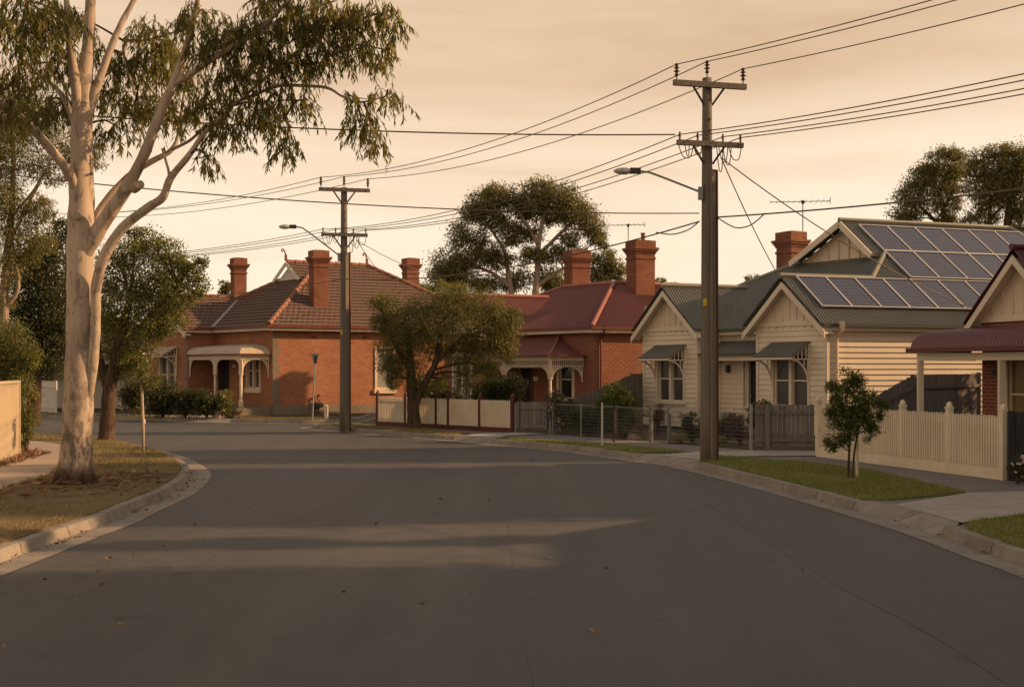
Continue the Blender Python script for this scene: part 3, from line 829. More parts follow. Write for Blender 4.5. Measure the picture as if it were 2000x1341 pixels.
def gable(par, wl, uc, half, zb, za, pm, tm, over=.35, slope=None, bat=.3, dent=True, skin=None):
    """infill panel with battens on wall line wl, and two barge boards standing over mm in front"""
    mb = MB(); p = wl.p; H = za-zb
    mb.poly([p(uc-half, .03, zb), p(uc+half, .03, zb), p(uc, .03, za)])
    k = int(half/bat)
    for i in range(-k, k+1):
        u = uc + i*bat; z = za - abs(u-uc)/half*H
        if z-.1 > zb+.13: wl.box(mb, u-.022, u+.022, .03, .055, zb+.1, z-.03)
    mb.build('gable', M[pm], par)
    mb = MB(); wl.box(mb, uc-half, uc+half, .0, .06, zb-.06, zb+.08)
    if dent:
        for i in range(9):
            u = lerp(uc-half*.86, uc+half*.86, i/8); wl.box(mb, u-.03, u+.03, .0, .05, zb-.13, zb-.062)
    mb.build('gable_trim', M[tm], par)
    sl = slope or H/half; e = half + over
    for sgn in (-1, 1):
        mb = MB(); a = p(uc, over, za+.06); b = p(uc+sgn*e, over, za+.06-sl*e)
        dn = V3(0,0,-.2); th = p(0,-.035,0)-p(0,0,0)
        mb.hexa([a+dn, b+dn, b+dn+th, a+dn+th, a, b, b+th, a+th])
        mb.build('barge_board', M[tm], par)
        mb = MB()      # lined underside of the overhang
        a2 = p(uc, over-.03, za-.03); b2 = p(uc+sgn*e, over-.03, za-.03-sl*e); a3 = p(uc, -.02, za-.03); b3 = p(uc+sgn*e, -.02, za-.03-sl*e)
        mb.hexa([a2, b2, b3, a3, a2+V3(0,0,.02), b2+V3(0,0,.02), b3+V3(0,0,.02), a3+V3(0,0,.02)]); mb.build('soffit', M[tm], par)
def downpipe(par, p, z0, z1, mat, n):
    mb = MB(); n = V3(n[0], n[1], 0)
    mb.tube(catmull([p + n*.32 + V3(0,0,z1), p + n*.3 + V3(0,0,z1-.14), p + n*.07 + V3(0,0,z1-.34), p + n*.06 + V3(0,0,z1-.6)], 4), .04, 8)
    mb.tube([p + n*.06 + V3(0,0,z1-.58), p + n*.06 + V3(0,0,z0)], .04, 8)
    mb.box(*(x for x in (p.x+n.x*.3-.07, p.x+n.x*.3+.07, p.y+n.y*.3-.07, p.y+n.y*.3+.07)), z1-.05, z1+.14)
    mb.build('downpipe', M[mat], par)
def antenna(par, x, y, z0, z1, dirv, L=1.5, els=9):
    mb = MB(); mb.tube([(x,y,z0), (x,y,z1)], .018, 6); d = Vector((dirv[0], dirv[1], 0)).normalized(); s = Vector((-d.y, d.x, 0)); c = V3(x,y,z1-.05)
    mb.tube([c - d*L*.45, c + d*L*.55], .014, 6)
    for i in range(els):
        q = c + d*lerp(-L*.42, L*.52, i/(els-1)); l = lerp(.62, .3, i/(els-1)); mb.tube([q - s*l, q + s*l], .008, 5)
    mb.box(x-.05, x+.05, y-.05, y+.05, z1-.13, z1-.01)
    mb.tube([c - d*L*.45 + V3(0,0,-.12), c - d*L*.45 + V3(0,0,.14)], .012, 5)
    mb.build('antenna', M['darkmetal'], par, uv=False)

# ------------------------------------------------------------------ the corner house of orange brick
A = Fr((-10.52, 54), (.86,.51), (-.64,.768)); a = A.p
HA = thing('brick_house', 'orange brick corner house with terracotta tiled roof, three chimneys and a cream bullnose porch', 'house', a(0,0,.1))
wr = Wl(A.xy(0,0), A.xy(11.5,0)); wf = Wl(A.xy(0,5.4), A.xy(0,0)); ww = Wl(A.xy(-1.37,9.8), A.xy(-1.37,5.4)); wsd = Wl(A.xy(-1.37,5.4), A.xy(0,5.4))
wb = Wl(A.xy(11.5,0), A.xy(11.5,9.7)); wk = Wl(A.xy(11.5,9.7), A.xy(-1.37,9.8))
mb = MB(); fL = lambda l: (5.4-l)*A.V.length
wr.wall(mb, .1, 3.9, [(4.98,5.82,1.2,3.05)]); wf.wall(mb, .1, 3.9, [(fL(2.3),fL(1.15),1.25,2.85), (fL(5.05),fL(4.2),.5,2.65)]); ww.wall(mb, .1, 3.9, [(9.8-8.4, 9.8-6.75, .95, 2.75)])
wsd.wall(mb, .1, 3.9); wb.wall(mb, .1, 3.9); wk.wall(mb, .1, 3.9)
mb.poly([ww.p(0,0,3.9), ww.p(ww.L,0,3.9), ww.p(ww.L/2,0,5.3)])
mb.build('wall', M['brickA'], HA)
mb = MB()
for w in (wr, wf, ww, wsd): w.box(mb, .0 if w is not wsd else .0, w.L, .004, .05, .1, .5)
mb.build('plinth', M['stone'], HA)
for w, u, sg in ((wr, 0, 1), (ww, ww.L, -1)):
    mb = MB()
    for i in range(9): w.box(mb, min(u, u+sg*(.24 if i % 2 else .3)), max(u, u+sg*(.24 if i % 2 else .3)), .004, .012, .5+i*.37, .87+i*.37)
    mb.build('quoin', M['stone'], HA)
for u in (1.95, 4.4, 8.2):
    mb = MB(); wr.box(mb, u-.12, u+.12, .0, .008, 3.5, 3.6); mb.build('wall_vent', M['gutter_red'], HA)
window(HA, wr, 4.98, 5.82, 1.2, 3.05, 'paleblind', fm='cream', sill=.2)
window(HA, wf, fL(2.3), fL(1.15), 1.25, 2.85, 'blind', 2, fm='cream', sill=.2)
window(HA, ww, 9.8-8.4, 9.8-6.75, .95, 2.75, 'blind', 2, fm='cream', sill=.14)
door(HA, wf, fL(5.05), fL(4.2), .5, 2.65, 'door')
mb = MB(); wf.box(mb, fL(3.78), fL(3.48), .0, .02, 2.2, 2.32); mb.build('number_plaque', M['white'], HA)
awning(HA, ww, 9.8-8.6, 9.8-6.55, 3.2, 2.78, .8, 'roof_cream', 'cream')
# roof
k = .62; ze = 4.03
def zA(l): return ze + k*(l+.35)
rid = 4.85; zr = zA(rid)
hipq = 3.62; zh = zA(hipq)
mb = MB()
T = lambda *P: tile(mb, [a(*q) for q in P])
rr = 7.4
T((-.35,-.35,ze), (11.85,-.35,ze), (rr,rid,zr), (hipq,rid,zr), (hipq,hipq,zh))
T((3.15,hipq,zh), (hipq,hipq,zh), (hipq,rid,zr), (3.15,rid,zr))
T((-.35,10.05,ze), (-.35,-.35,ze), (hipq,hipq,zh), (hipq,10.05-.35-hipq,zh))
T((hipq,10.05-.35-hipq,zh), (hipq,rid,zr), (rr,rid,zr), (11.85,10.05,ze), (-.35,10.05,ze))
T((11.85,-.35,ze), (11.85,10.05,ze), (rr,rid,zr))
wz = ze + .627*2.55
T((-1.72,5.05,ze), (3.0,5.05,ze), (3.0,7.6,wz), (-1.72,7.6,wz)); T((3.0,10.15,ze), (-1.72,10.15,ze), (-1.72,7.6,wz), (3.0,7.6,wz))
roofA = mb.build('roof', M['tile'], HA)
up = V3(0,0,.05)
caps(roofA, [(a(-.35,-.35,ze)+up, a(hipq,hipq,zh)+up), (a(3.2,rid,zr)+up, a(rr,rid,zr)+up), (a(rr,rid,zr)+up, a(11.85,-.35,ze)+up), (a(-.35,10.05,ze)+up, a(hipq,10.05-.35-hipq,zh)+up), (a(-1.72,7.6,wz)+up, a(2.3,7.6,wz)+up)], .1, 'ridge', bumpy=True)
mb = MB()   # gablet
g0, g1 = a(3.4,hipq,zh), a(3.4,2*rid-hipq,zh); gt = a(3.4,rid,zr)
mb.poly([g0-V3(0,0,.06), g1-V3(0,0,.06), gt-V3(0,0,.05)]); mb.build('gablet', M['white'], HA)
for q in (hipq, 2*rid-hipq):
    mb = MB(); mb.beam(a(3.14,q,zh-.1), a(3.14,rid,zr-.06), .05, .17); mb.build('barge_board', M['white'], HA)
for r_ in (3.15, rr):
    mb = MB(); b0 = a(r_,rid,zr+.08); s = (a(1,0,0)-a(0,0,0)).normalized()
    mb.tube(catmull([b0, b0+V3(0,0,.22), b0+V3(0,0,.42)-s*.05, b0+V3(0,0,.56)-s*.14, b0+V3(0,0,.5)-s*.22, b0+V3(0,0,.42)-s*.16], 4), [.07]*6+[.035]*15, 8); mb.build('finial', M['ridge'], roofA)
mb = MB(); mb.beam(a(-.35,5.05,ze)+V3(0,0,.07), a(2.2,7.6,wz)+V3(0,0,.05), .16, .03); mb.build('valley', M['flash'], roofA)
eaves(HA, [a(-.35,5.05,ze), a(-.35,-.35,ze), a(11.85,-.35,ze), a(11.85,10.05,ze)], 'cream', 'gutter_red')
eaves(HA, [a(-1.72,5.05,ze), a(-.35,5.05,ze)], 'cream', 'gutter_red')
gable(HA, ww, ww.L/2, 2.2, 3.92, 5.32, 'cream', 'cream', .33, .64, .35, False)
mb = MB(); c = ww.p(ww.L-.08, .2, 3.62); mb.beam(c, c+V3(0,0,.34), .1, .1); mb.lathe(c-V3(0,0,.1), [(.01,0),(.05,.04),(.06,.1)], 8); mb.build('eave_bracket', M['white'], HA)
ax = (A.U.x, A.U.y)
chimney(HA, W(466,580,61), ax, .62, .62, 4.3, 7.6)
chimney(HA, (lambda q: (q.x, q.y))(A.xy(2.9,1.35)), ax, .72, .62, 4.6, 7.55, flash=4.78)
chimney(HA, W(802,560,62.5), ax, .66, .62, 4.3, 7.72)
# porch
PB = 1.6
def hb(z0, H, rad, sl): return lambda d: z0 + (H*math.sqrt(max(0, 1-(1-min(d, rad)/rad)**2)) + max(0, d-rad)*sl)
Pa = lambda x, b, z: a(-1.42+b, 5.4-x, z)
verandah_roof(HA, Pa, 5.25, 1.4, hb(2.78, .36, .55, .12), False, True, 'roof_cream')
mb = MB()
for (p0, p1) in ((a(-1.3,5.38,2.64), a(-1.3,.22,2.64)), (a(-1.24,.27,2.64), a(-.02,.27,2.64))): mb.beam(p0, p1, .09, .2)
mb.build('verandah_beam', M['cream'], HA)
eaves(HA, [a(-1.42,5.38,2.80), a(-1.42,.15,2.80), a(-.02,.15,2.80)], 'cream', 'gutter_red', (-.05,-.04), (-.055,.0))
for l in (.27, 2.73): turned_post(HA, A.xy(-1.3,l), .42, 2.56, .17)
Ld = (A.V.x, A.V.y); nLd = (-A.V.x, -A.V.y)
fret(HA, A.xy(-1.3,.33), Ld, 2.54); fret(HA, A.xy(-1.3,2.67), nLd, 2.54); fret(HA, A.xy(-1.3,2.79), Ld, 2.54); fret(HA, A.xy(-1.3,5.36), nLd, 2.54, .36, .75)
fret(HA, A.xy(-1.24,.27), ax, 2.54); fret(HA, A.xy(-.03,.27), (-ax[0],-ax[1]), 2.54, .36, .75)
mb = MB(); mb.fbox(A, -1.6, -.05, .05, 5.38, .1, .42); mb.fbox(A, -1.42, -1.18, .15, .39, .42, .5); mb.fbox(A, -1.42, -1.18, 2.61, 2.85, .42, .5); mb.build('porch_floor', M['stone'], HA)
mb = MB()   # gas meter pipework low on the side wall
for u, z in ((1.95,.7), (2.1,.55)): mb.tube([wr.p(u,.12,.1), wr.p(u,.12,z)], .03, 6)
wr.box(mb, 1.9, 2.28, .06, .24, .42, .62); mb.tube(catmull([wr.p(2.1,.15,.95), wr.p(2.02,.15,.8), wr.p(2.2,.15,.66)], 4), .025, 6); wr.box(mb, 2.05, 2.13, .06, .2, .88, .98)
mb.build('gas_meter', M['darkmetal'], HA)

# ------------------------------------------------------------------ the red roofed brick house
C = Fr((3.13,47), (.9,.436), (-.61,.792)); c_ = C.p
HC_ = thing('brick_house', 'red brick house with red iron roof, two tall chimneys and lace trimmed verandah', 'house', c_(0,0,.1))
cr = Wl(C.xy(0,0), C.xy(10.7,0)); cf = Wl(C.xy(0,9.6), C.xy(0,0)); cw = Wl(C.xy(-1.4,7.8), C.xy(-1.4,5.0)); cs = Wl(C.xy(-1.4,5.0), C.xy(0,5.0)); ck = Wl(C.xy(10.7,0), C.xy(8.1,9.6)); ce = Wl(C.xy(8.1,9.6), C.xy(0,9.6))
mb = MB(); cL = lambda l: 9.6-l
cr.wall(mb, .1, 3.66); cf.wall(mb, .1, 3.66, [(cL(2.05),cL(1.25),.95,2.5), (cL(4.45),cL(3.8),.3,2.45)])
cw.wall(mb, .1, 3.66, [(7.8-7.05,7.8-5.85,.8,2.7)]); cs.wall(mb, .1, 3.66); ck.wall(mb, .1, 3.66); ce.wall(mb, .1, 3.66); Wl(C.xy(0,7.8), C.xy(-1.4,7.8)).wall(mb, .1, 3.66)
mb.poly([cw.p(0,0,3.66), cw.p(cw.L,0,3.66), cw.p(cw.L/2,0,4.8)])
mb.build('wall', M['brickC'], HC_)
window(HC_, cf, cL(2.05), cL(1.25), .95, 2.5, 'glass', 1, .13, 'cream'); window(HC_, cw, 7.8-7.05, 7.8-5.85, .8, 2.7, 'blind', 2, .12, 'white', .12)
door(HC_, cf, cL(4.45), cL(3.8), .3, 2.45, 'gutter_red')
mb = MB(); cf.box(mb, cL(3.7), cL(3.4), .0, .02, 1.65, 1.83); mb.build('number_plaque', M['cream'], HC_)
kc = .46; zc = 3.74; zt = zc + kc*4.37; mb = MB()
T = lambda *P: corrugate(mb, [c_(*q) for q in P], .11, .016)
T((-.3,-.3,zc), (11,-.3,zc), (11,4.07,zt), (4.07,4.07,zt)); T((-.3,-.3,zc), (4.07,4.07,zt), (4.07,7.4,zt), (-.3,9.9,zc))
T((4.07,7.4,zt), (8.44,9.9,zc), (-.3,9.9,zc)); T((4.07,4.07,zt), (11,4.07,zt), (11,8.44,zc), (8.44,8.44,zc)); T((4.07,4.07,zt), (8.44,8.44,zc), (8.44,9.9,zc), (4.07,7.4,zt))
zw = zc + .86*1.7
T((-1.72,4.7,zc), (2.9,4.7,zc), (2.9,6.4,zw), (-1.72,6.4,zw)); T((2.9,8.1,zc), (-1.72,8.1,zc), (-1.72,6.4,zw), (2.9,6.4,zw))
roofC = mb.build('roof', M['roof_red'], HC_)
mb = MB(); mb.poly([c_(11,-.3,zc), c_(11,4.07,zt), c_(11,8.4,zc)]); mb.build('gable', M['brickC'], HC_)
up = V3(0,0,.03)
M['cap_red'] = painted('red_ridge_capping', (.32,.12,.085), .5, .15, .2)
caps(roofC, [(c_(-.3,-.3,zc)+up, c_(4.07,4.07,zt)+up), (c_(4.07,4.07,zt)+up, c_(11,4.07,zt)+up), (c_(4.07,4.07,zt)+up, c_(4.07,7.4,zt)+up), (c_(4.07,7.4,zt)+up, c_(-.3,9.9,zc)+up), (c_(-1.72,6.4,zw)+up, c_(2.6,6.4,zw)+up)], .085, 'cap_red')
eaves(HC_, [c_(-.3,4.7,zc), c_(-.3,-.3,zc), c_(11,-.3,zc)], 'cream', 'gutter_red', (-.22,-.08), (-.085,.0))
gable(HC_, cw, cw.L/2, 1.4, 3.68, 4.85, 'cream', 'cream', .3, .86, .3, False)
downpipe(HC_, cr.p(.28, 0, 0), .1, zc-.08, 'gutter_red', cr.n)
cx = (C.U.x, C.U.y)
chimney(HC_, C.xy(4.77,3.3), cx, .92, .8, 4.6, 7.5, 'chim', True)
chimney(HC_, W(1127,540,55.5), cx, .9, .8, 4.2, 7.45, 'chim')
antenna(HC_, *W(1227,500,54).xy, 4.6, 2.2+280*54/2400, (-.95,.2), 1.6)
hc_ = lambda d: 2.66 + .5*d - .1*math.sin(min(1, d/1.6)*math.pi)
verandah_roof(HC_, lambda x, b, z: c_(-1.62+b, 5.0-x, z), 4.55, 1.62, hc_, False, True, 'roof_red')
caps(HC_, [(c_(-1.62+q, .45+q, hc_(q)+.02), c_(-1.62+q+.27, .45+q+.27, hc_(q+.27)+.02)) for q in (0,.27,.54,.81,1.08,1.35)], .05, 'cap_red')
eaves(HC_, [c_(-1.62,5.0,2.68), c_(-1.62,.45,2.68), c_(-.02,.45,2.68)], 'cream', 'gutter_red', (-.03,-.025), (-.05,.0))
mb = MB(); mb.beam(c_(-1.45,5.0,2.54), c_(-1.45,.55,2.54), .08, .17); mb.beam(c_(-1.4,.6,2.54), c_(-.02,.6,2.54), .08, .17); mb.build('verandah_beam', M['cream'], HC_)
mb = MB()   # slatted frieze under the beam
for p0, p1 in ((c_(-1.45,5.0,0), c_(-1.45,.6,0)), (c_(-1.4,.6,0), c_(-.03,.6,0))):
    L = (p1-p0).length; n = int(L/.085)
    for i in range(n+1):
        q = lerp(p0, p1, i/n); dz = .03*(i % 2)
        mb.beam(q+V3(0,0,2.2-dz), q+V3(0,0,2.455), .045, .02, (p1-p0).normalized())
    mb.beam(p0+V3(0,0,2.25), p1+V3(0,0,2.25), .03, .03)
mb.build('lace_frieze', M['cream'], HC_)
for l in (.6, 3.5): turned_post(HC_, C.xy(-1.45,l), .3, 2.46, .15)
lc = (C.V.x, C.V.y); nlc = (-lc[0], -lc[1])
fret(HC_, C.xy(-1.38,.6), cx, 2.2, .42, .45); fret(HC_, C.xy(-.04,.6), (-cx[0],-cx[1]), 2.2, .42, .55); fret(HC_, C.xy(-1.45,.68), lc, 2.2, .4, .45); fret(HC_, C.xy(-1.45,3.42), nlc, 2.2, .4, .45); fret(HC_, C.xy(-1.45,3.58), lc, 2.2, .4, .45)
mb = MB(); mb.fbox(C, -1.6, -.03, .45, 4.98, .1, .3); mb.build('verandah_floor', M['stone'], HC_)

# ------------------------------------------------------------------ the weatherboard house
B = Fr((8.4,37.0), (.506,-.8625), (.94,.341)); b_ = B.p
HB = thing('weatherboard_house', 'cream weatherboard house with two front gables, green iron roof and rows of solar panels', 'house', b_(1.38,0,.1))
bs = Wl(B.xy(1.5,0), B.xy(1.5,14.6)); b2 = Wl(B.xy(-1.45,0), B.xy(1.5,0)); b1 = Wl(B.xy(-7.35,0), B.xy(-4.4,0)); br = Wl(B.xy(-4.4,.9), B.xy(-1.45,.9))
bq = Wl(B.xy(-4.4,0), B.xy(-4.4,.9)); bq2 = Wl(B.xy(-1.45,.9), B.xy(-1.45,0)); bl = Wl(B.xy(-7.35,14.6), B.xy(-7.35,0)); bb = Wl(B.xy(1.5,14.6), B.xy(-7.35,14.6))
mb = MB(); zt = 3.46
o2 = [(.72,2.18,1.0,2.6)]; o1 = [(.8,2.2,1.02,2.6)]; orc = [(1.36,2.06,.3,2.45), (1.12,1.3,.9,2.45)]
bs.boards(mb, .2, zt); b2.boards(mb, .2, zt, o2); b1.boards(mb, .2, zt, o1); br.boards(mb, .2, zt, orc); bq.boards(mb, .2, zt); bq2.boards(mb, .2, zt); bl.boards(mb, .2, 4.36); bb.boards(mb, .2, zt)
for w, o in ((b2, o2), (b1, o1), (br, orc)):
    q = MB(); w.wall(q, .2, zt, o)
    for f in q.f[-4*len(o):]: mb.poly([q.v[i] for i in f])
mb.build('weatherboard_wall', M['board'], HB)
for w, u in ((b2,0), (b2,b2.L), (bs,.0), (b1,0), (b1,b1.L), (bq,0), (br,br.L), (bs,bs.L)):
    mb = MB(); w.box(mb, u-.05, u+.05, -.03, .05, .2, zt); mb.build('corner_stop', M['trim'], HB)
mb = MB()
for w in (bs, b2, b1): w.box(mb, 0, w.L, -.05, -.0, .05, .21)
mb.build('base_boards', M['darkpaling'], HB)
window(HB, b2, .72, 2.18, 1.0, 2.6, 'blind', 2, .1, 'trim', .08); window(HB, b1, .8, 2.2, 1.02, 2.6, 'blind', 2, .1, 'trim', .08)
door(HB, br, 1.36, 2.06, .3, 2.45, 'trim'); window(HB, br, 1.12, 1.3, .9, 2.45, 'glass', 1, .05, 'trim', .05)
mb = MB(); cc = br.p(.42,.1,2.15); mb.lathe(cc-V3(0,0,.14), [(.02,0),(.075,.04),(.085,.2),(.05,.25),(.02,.28)], 10); mb.beam(cc+V3(0,0,.05), br.p(.42,0,2.2), .03, .03); mb.build('wall_lamp', M['darkmetal'], HB)
awning(HB, b2, .66, 2.24, 2.98, 2.52, .78, 'roof_green'); awning(HB, b1, .7, 2.3, 2.98, 2.52, .78, 'roof_green')
kR, sR, z0 = .85, -2.5, 3.46; zR = z0 + kR*(1.7-sR); kF = .63; gz = z0+2.4; gs = 1.7-2.4/kR; gv = .6+2.4/kF; kl = .5; gl = sR-(zR-gz)/kl
mb = MB(); T = lambda *P: corrugate(mb, [b_(*q) for q in P], .105, .015)
T((1.7,.6,z0), (1.7,15,z0), (sR,10.8,zR), (sR,gv,zR), (gs,gv,gz)); T((gs,gv-.55,gz), (gs,gv,gz), (sR,gv,zR), (sR,gv-.55,zR))
T((gl,gv,gz), (sR,gv,zR), (sR,gv-.55,zR), (gl,gv-.55,gz))
r2 = -.035; zr2 = z0+kR*(1.7-r2); v2 = .6+(zr2-z0)/kF
T((1.7,-.36,z0), (1.7,.62,z0), (r2,v2,zr2), (r2,-.36,zr2)); T((2*r2-1.7,.62,z0), (2*r2-1.7,-.36,z0), (r2,-.36,zr2), (r2,v2,zr2))
r1 = -5.875; h1 = 1.775; zr1 = z0+kR*h1; v1 = .6+(zr1-z0)/kF
T((r1+h1,-.36,z0), (r1+h1,.62,z0), (r1,v1,zr1), (r1,-.36,zr1)); T((r1-h1,6,z0), (r1-h1,-.36,z0), (r1,-.36,zr1), (r1,6,zr1))
zl = zR-kl*(sR+7.65); vl = .6+(zl-z0)/kF
T((1.7,.6,z0), (gs,gv,gz), (gl,gv,gz), (-7.65,vl,zl), (-7.65,.6,z0))
T((-7.65,vl,zl), (gl,gv,gz), (sR,gv,zR), (sR,10.8,zR), (-7.65,13,zl))
mb.poly([b_(1.7,15,z0), b_(-7.65,15,z0), b_(sR,10.8,zR)]); mb.poly([b_(sR,10.8,zR), b_(-7.65,15,z0), b_(-7.65,13,zl)])
roofB = mb.build('roof', M['roof_green'], HB)
up = V3(0,0,.03); M['cap_green'] = painted('sunlit_ridge_capping', (.24,.23,.18), .5, .15, .15)  # lighter and tanner than the roof iron: sun on the caps put into the colour
caps(roofB, [(b_(sR,gv-.55,zR)+up, b_(sR,10.8,zR)+up), (b_(sR,10.8,zR)+up, b_(1.7,15,z0)+up), (b_(r2,-.36,zr2)+up, b_(r2,v2,zr2)+up), (b_(r2,v2,zr2)+up, b_(gs,gv,gz)+up), (b_(r1,-.36,zr1)+up, b_(r1,v1,zr1)+up), (b_(gl,gv,gz)+up, b_(-7.65,vl,zl)+up)], .075, 'cap_green')
eaves(HB, [b_(1.66,-.3,z0), b_(1.66,15,z0)], 'trim', 'gutter_green', (-.2,-.07), (-.085,.0))
eaves(HB, [b_(r1+h1,.3,z0), b_(r1+h1,.6,z0), b_(2*r2-1.7,.6,z0), b_(2*r2-1.7,.3,z0)], 'trim', 'gutter_green', (-.2,-.07), (-.085,.0))
gable(HB, b2, 1.415, 1.415, 3.5, 3.5+1.415*kR, 'cream', 'trim', .36, kR)
gable(HB, b1, b1.L/2, 1.475, 3.5, 3.5+1.475*kR, 'cream', 'trim', .36, kR)
mb = MB(); gw = [b_(gs-.05,gv-.12,gz-.1), b_(gl+.05,gv-.12,gz-.1), b_(sR,gv-.12,zR-.07)]; mb.poly(gw)
for i in range(1, 8):
    u = lerp(gl, gs, i/8); z = zR-.12-(kR*(u-sR) if u > sR else kl*(sR-u)); mb.beam(b_(u,gv-.15,gz-.1), b_(u,gv-.15,z), .04, .03)
mb.build('gablet', M['cream'], HB)
for u, z in ((gs, gz), (gl, gz)):
    mb = MB(); mb.beam(b_(u,gv-.54,z-.11), b_(sR,gv-.54,zR-.11), .05, .2); mb.build('barge_board', M['trim'], HB)
downpipe(HB, bs.p(.3,0,0), .1, z0-.07, 'trim', bs.n)
chimney(HB, W(1545,520,44.5), (B.U.x,B.U.y), .78, .7, 4.0, 7.08, 'chim')
antenna(HB, *W(1568,450,45.5).xy, 4.6, 2.2+326*45.5/2400, (-.98,.15), 2.2, 11)
# porch between the gables
mb = MB(); corrugate(mb, [b_(-4.42,.05,2.62), b_(-1.43,.05,2.62), b_(-1.43,.93,3.1), b_(-4.42,.93,3.1)], .1, .01); mb.build('porch_roof', M['roof_green'], HB)
mb = MB(); mb.beam(b_(-4.38,.14,2.5), b_(-1.47,.14,2.5), .07, .18); mb.build('verandah_beam', M['trim'], HB)
eaves(HB, [b_(-4.42,.05,2.66), b_(-1.46,.05,2.66)], 'trim', 'gutter_green', (-.03,-.025), (-.08,.0))
mb = MB(); mb.fbox(B, -4.38, -1.47, -.1, .88, .1, .3); mb.build('porch_floor', M['stone'], HB)
# solar panels lie on the roof slope that faces the camera
def on_roof(px, py):
    rx = (px-1000)/FP; rz = (YH-py)/FP; o = V3(0,0,HC); d = V3(rx,1,rz)
    p0, p1, p2 = b_(1.7,0,z0), b_(1.7,5,z0), b_(sR,0,zR); n = (p1-p0).cross(p2-p0); t = (p0-o).dot(n)/d.dot(n); q = o+d*t
    r = Vector((q.x, q.y)) - B.o; det = B.U.x*B.V.y-B.U.y*B.V.x
    return (r.x*B.V.y-r.y*B.V.x)/det, (B.U.x*r.y-B.U.y*r.x)/det
print('PANEL', [tuple(round(x,2) for x in on_roof(*q)) for q in ((1674.6,443.8),(1777,547),(1937,450),(1557,544.7),(1603,603.6),(1884,607.7),(1932,553))])
def solar(v, s_hi, s_lo, w):
    pr = V3(0,0,.1)
    z = lambda s: z0+kR*(1.7-s)
    P = [b_(s_lo,v,z(s_lo)), b_(s_lo,v+w,z(s_lo)), b_(s_hi,v+w,z(s_hi)), b_(s_hi,v,z(s_hi))]
    P = [p+pr for p in P]; mb = MB(); mb.poly(P); mb.poly([p-V3(0,0,.035) for p in P][::-1]); o = mb.build('solar_panel', M['panel'], HB)
    # square the cell grid to the panel
    me = o.data; uv = me.uv_layers[0].data
    Lw = (P[1]-P[0]).length; Lh = (P[3]-P[0]).length
    for i, c in enumerate(((0,0),(1,0),(1,1),(0,1))): uv[i].uv = (c[0]*.16*round(Lw/.16)+.004, c[1]*.16*round(Lh/.16)+.004)
    mb = MB(); n = (P[1]-P[0]).cross(P[3]-P[0]).normalized()
    for i in range(4):
        p, q = P[i], P[(i+1) % 4]; mb.beam(p, q, .035, .045, n)
    f = mb.build('frame', M['alu'], o)
    return o
def solar_rows():
    for i in range(8): solar(.12 + i*1.035, .08, 1.19, 1.015)
    for i in range(6):
        for s in (-2.2, -1.1): solar(4.38 + i*1.1, s, s+1.08, 1.08)
solar_rows()
# ------------------------------------------------------------------ the house at the right edge
D = Fr((9.7,29.5), (.28,-.96), (.94,.341)); d_ = D.p
HD = thing('brick_house', 'dark red brick house at the right edge with maroon bullnose verandah and cream front gable', 'house', d_(.45,1.6,.1))
df = Wl(D.xy(.45,1.6), D.xy(7.5,1.6)); dl = Wl(D.xy(.45,9), D.xy(.45,1.6)); dr = Wl(D.xy(7.5,1.6), D.xy(7.5,9)); dk = Wl(D.xy(7.5,9), D.xy(.45,9))
mb = MB(); fw = [(.95,2.45,.75,2.4), (4.0,4.9,.3,2.4)]
df.wall(mb, .1, 3.3, fw); dl.wall(mb, .1, 3.3); dr.wall(mb, .1, 3.3); dk.wall(mb, .1, 3.3); mb.build('wall', M['brickD'], HD)
window(HD, df, .95, 2.45, .75, 2.4, 'amber', 2, .1, 'trim'); door(HD, df, 4.0, 4.9, .3, 2.4)
mb = MB(); df.box(mb, .42, .6, .0, .06, 2.0, 2.16); mb.build('meter_box', M['darkmetal'], HD)
sl = .93; hz = 1.81; zb = 3.23; za = zb + sl*hz; uc = 1.97
mb = MB(); T = lambda *P: corrugate(mb, [d_(*q) for q in P], .105, .015)
T((uc-hz,1.22,zb), (uc-hz,9.3,zb), (uc,9.3,za), (uc,1.22,za)); T((uc+hz,9.3,zb), (uc+hz,1.22,zb), (uc,1.22,za), (uc,9.3,za))
T((uc+hz,1.3,zb), (7.8,1.3,zb), (7.8,5.3,zb+3.2), (uc,5.3,zb+3.2)); T((7.8,9.3,zb), (uc,9.3,zb), (uc,5.3,zb+3.2), (7.8,5.3,zb+3.2))
roofD = mb.build('roof', M['roof_maroon'], HD)
caps(roofD, [(d_(uc,1.2,za+.03), d_(uc,9.3,za+.03))], .08, 'roof_maroon')
mb = MB(); mb.poly([d_(7.52,1.6,3.3), d_(7.52,9,3.3), d_(7.52,5.3,zb+3.1)]); mb.poly([dk.p(0,0,3.3), dk.p(dk.L,0,3.3), d_(uc,9,za)]); mb.build('end_wall', M['brickD'], HD)
gable(HD, df, uc-.45, 1.5, 3.33, 3.33+1.5*sl-.02, 'cream', 'trim', .36, sl, .36, False)
hd = hb(2.6, .46, .72, .1)
verandah_roof(HD, lambda x, b, z: d_(x+.05, b-.22, z), 7.4, 1.82, hd, False, False, 'roof_maroon')
mb = MB()
rows = [[d_(.05, 1.82*i/14-.22, 2.55) for i in range(15)], [d_(.05, 1.82*i/14-.22, hd(1.82*i/14)-.005) for i in range(15)]]
mb.grid(rows); mb.build('verandah_end', M['roof_maroon'], HD)
eaves(HD, [d_(-.15,.6,2.64), d_(.03,-.22,2.64), d_(7.45,-.22,2.64)][1:], 'trim', 'gutter_red' if 0 else 'roof_maroon', (-.03,-.025), (-.09,.01))
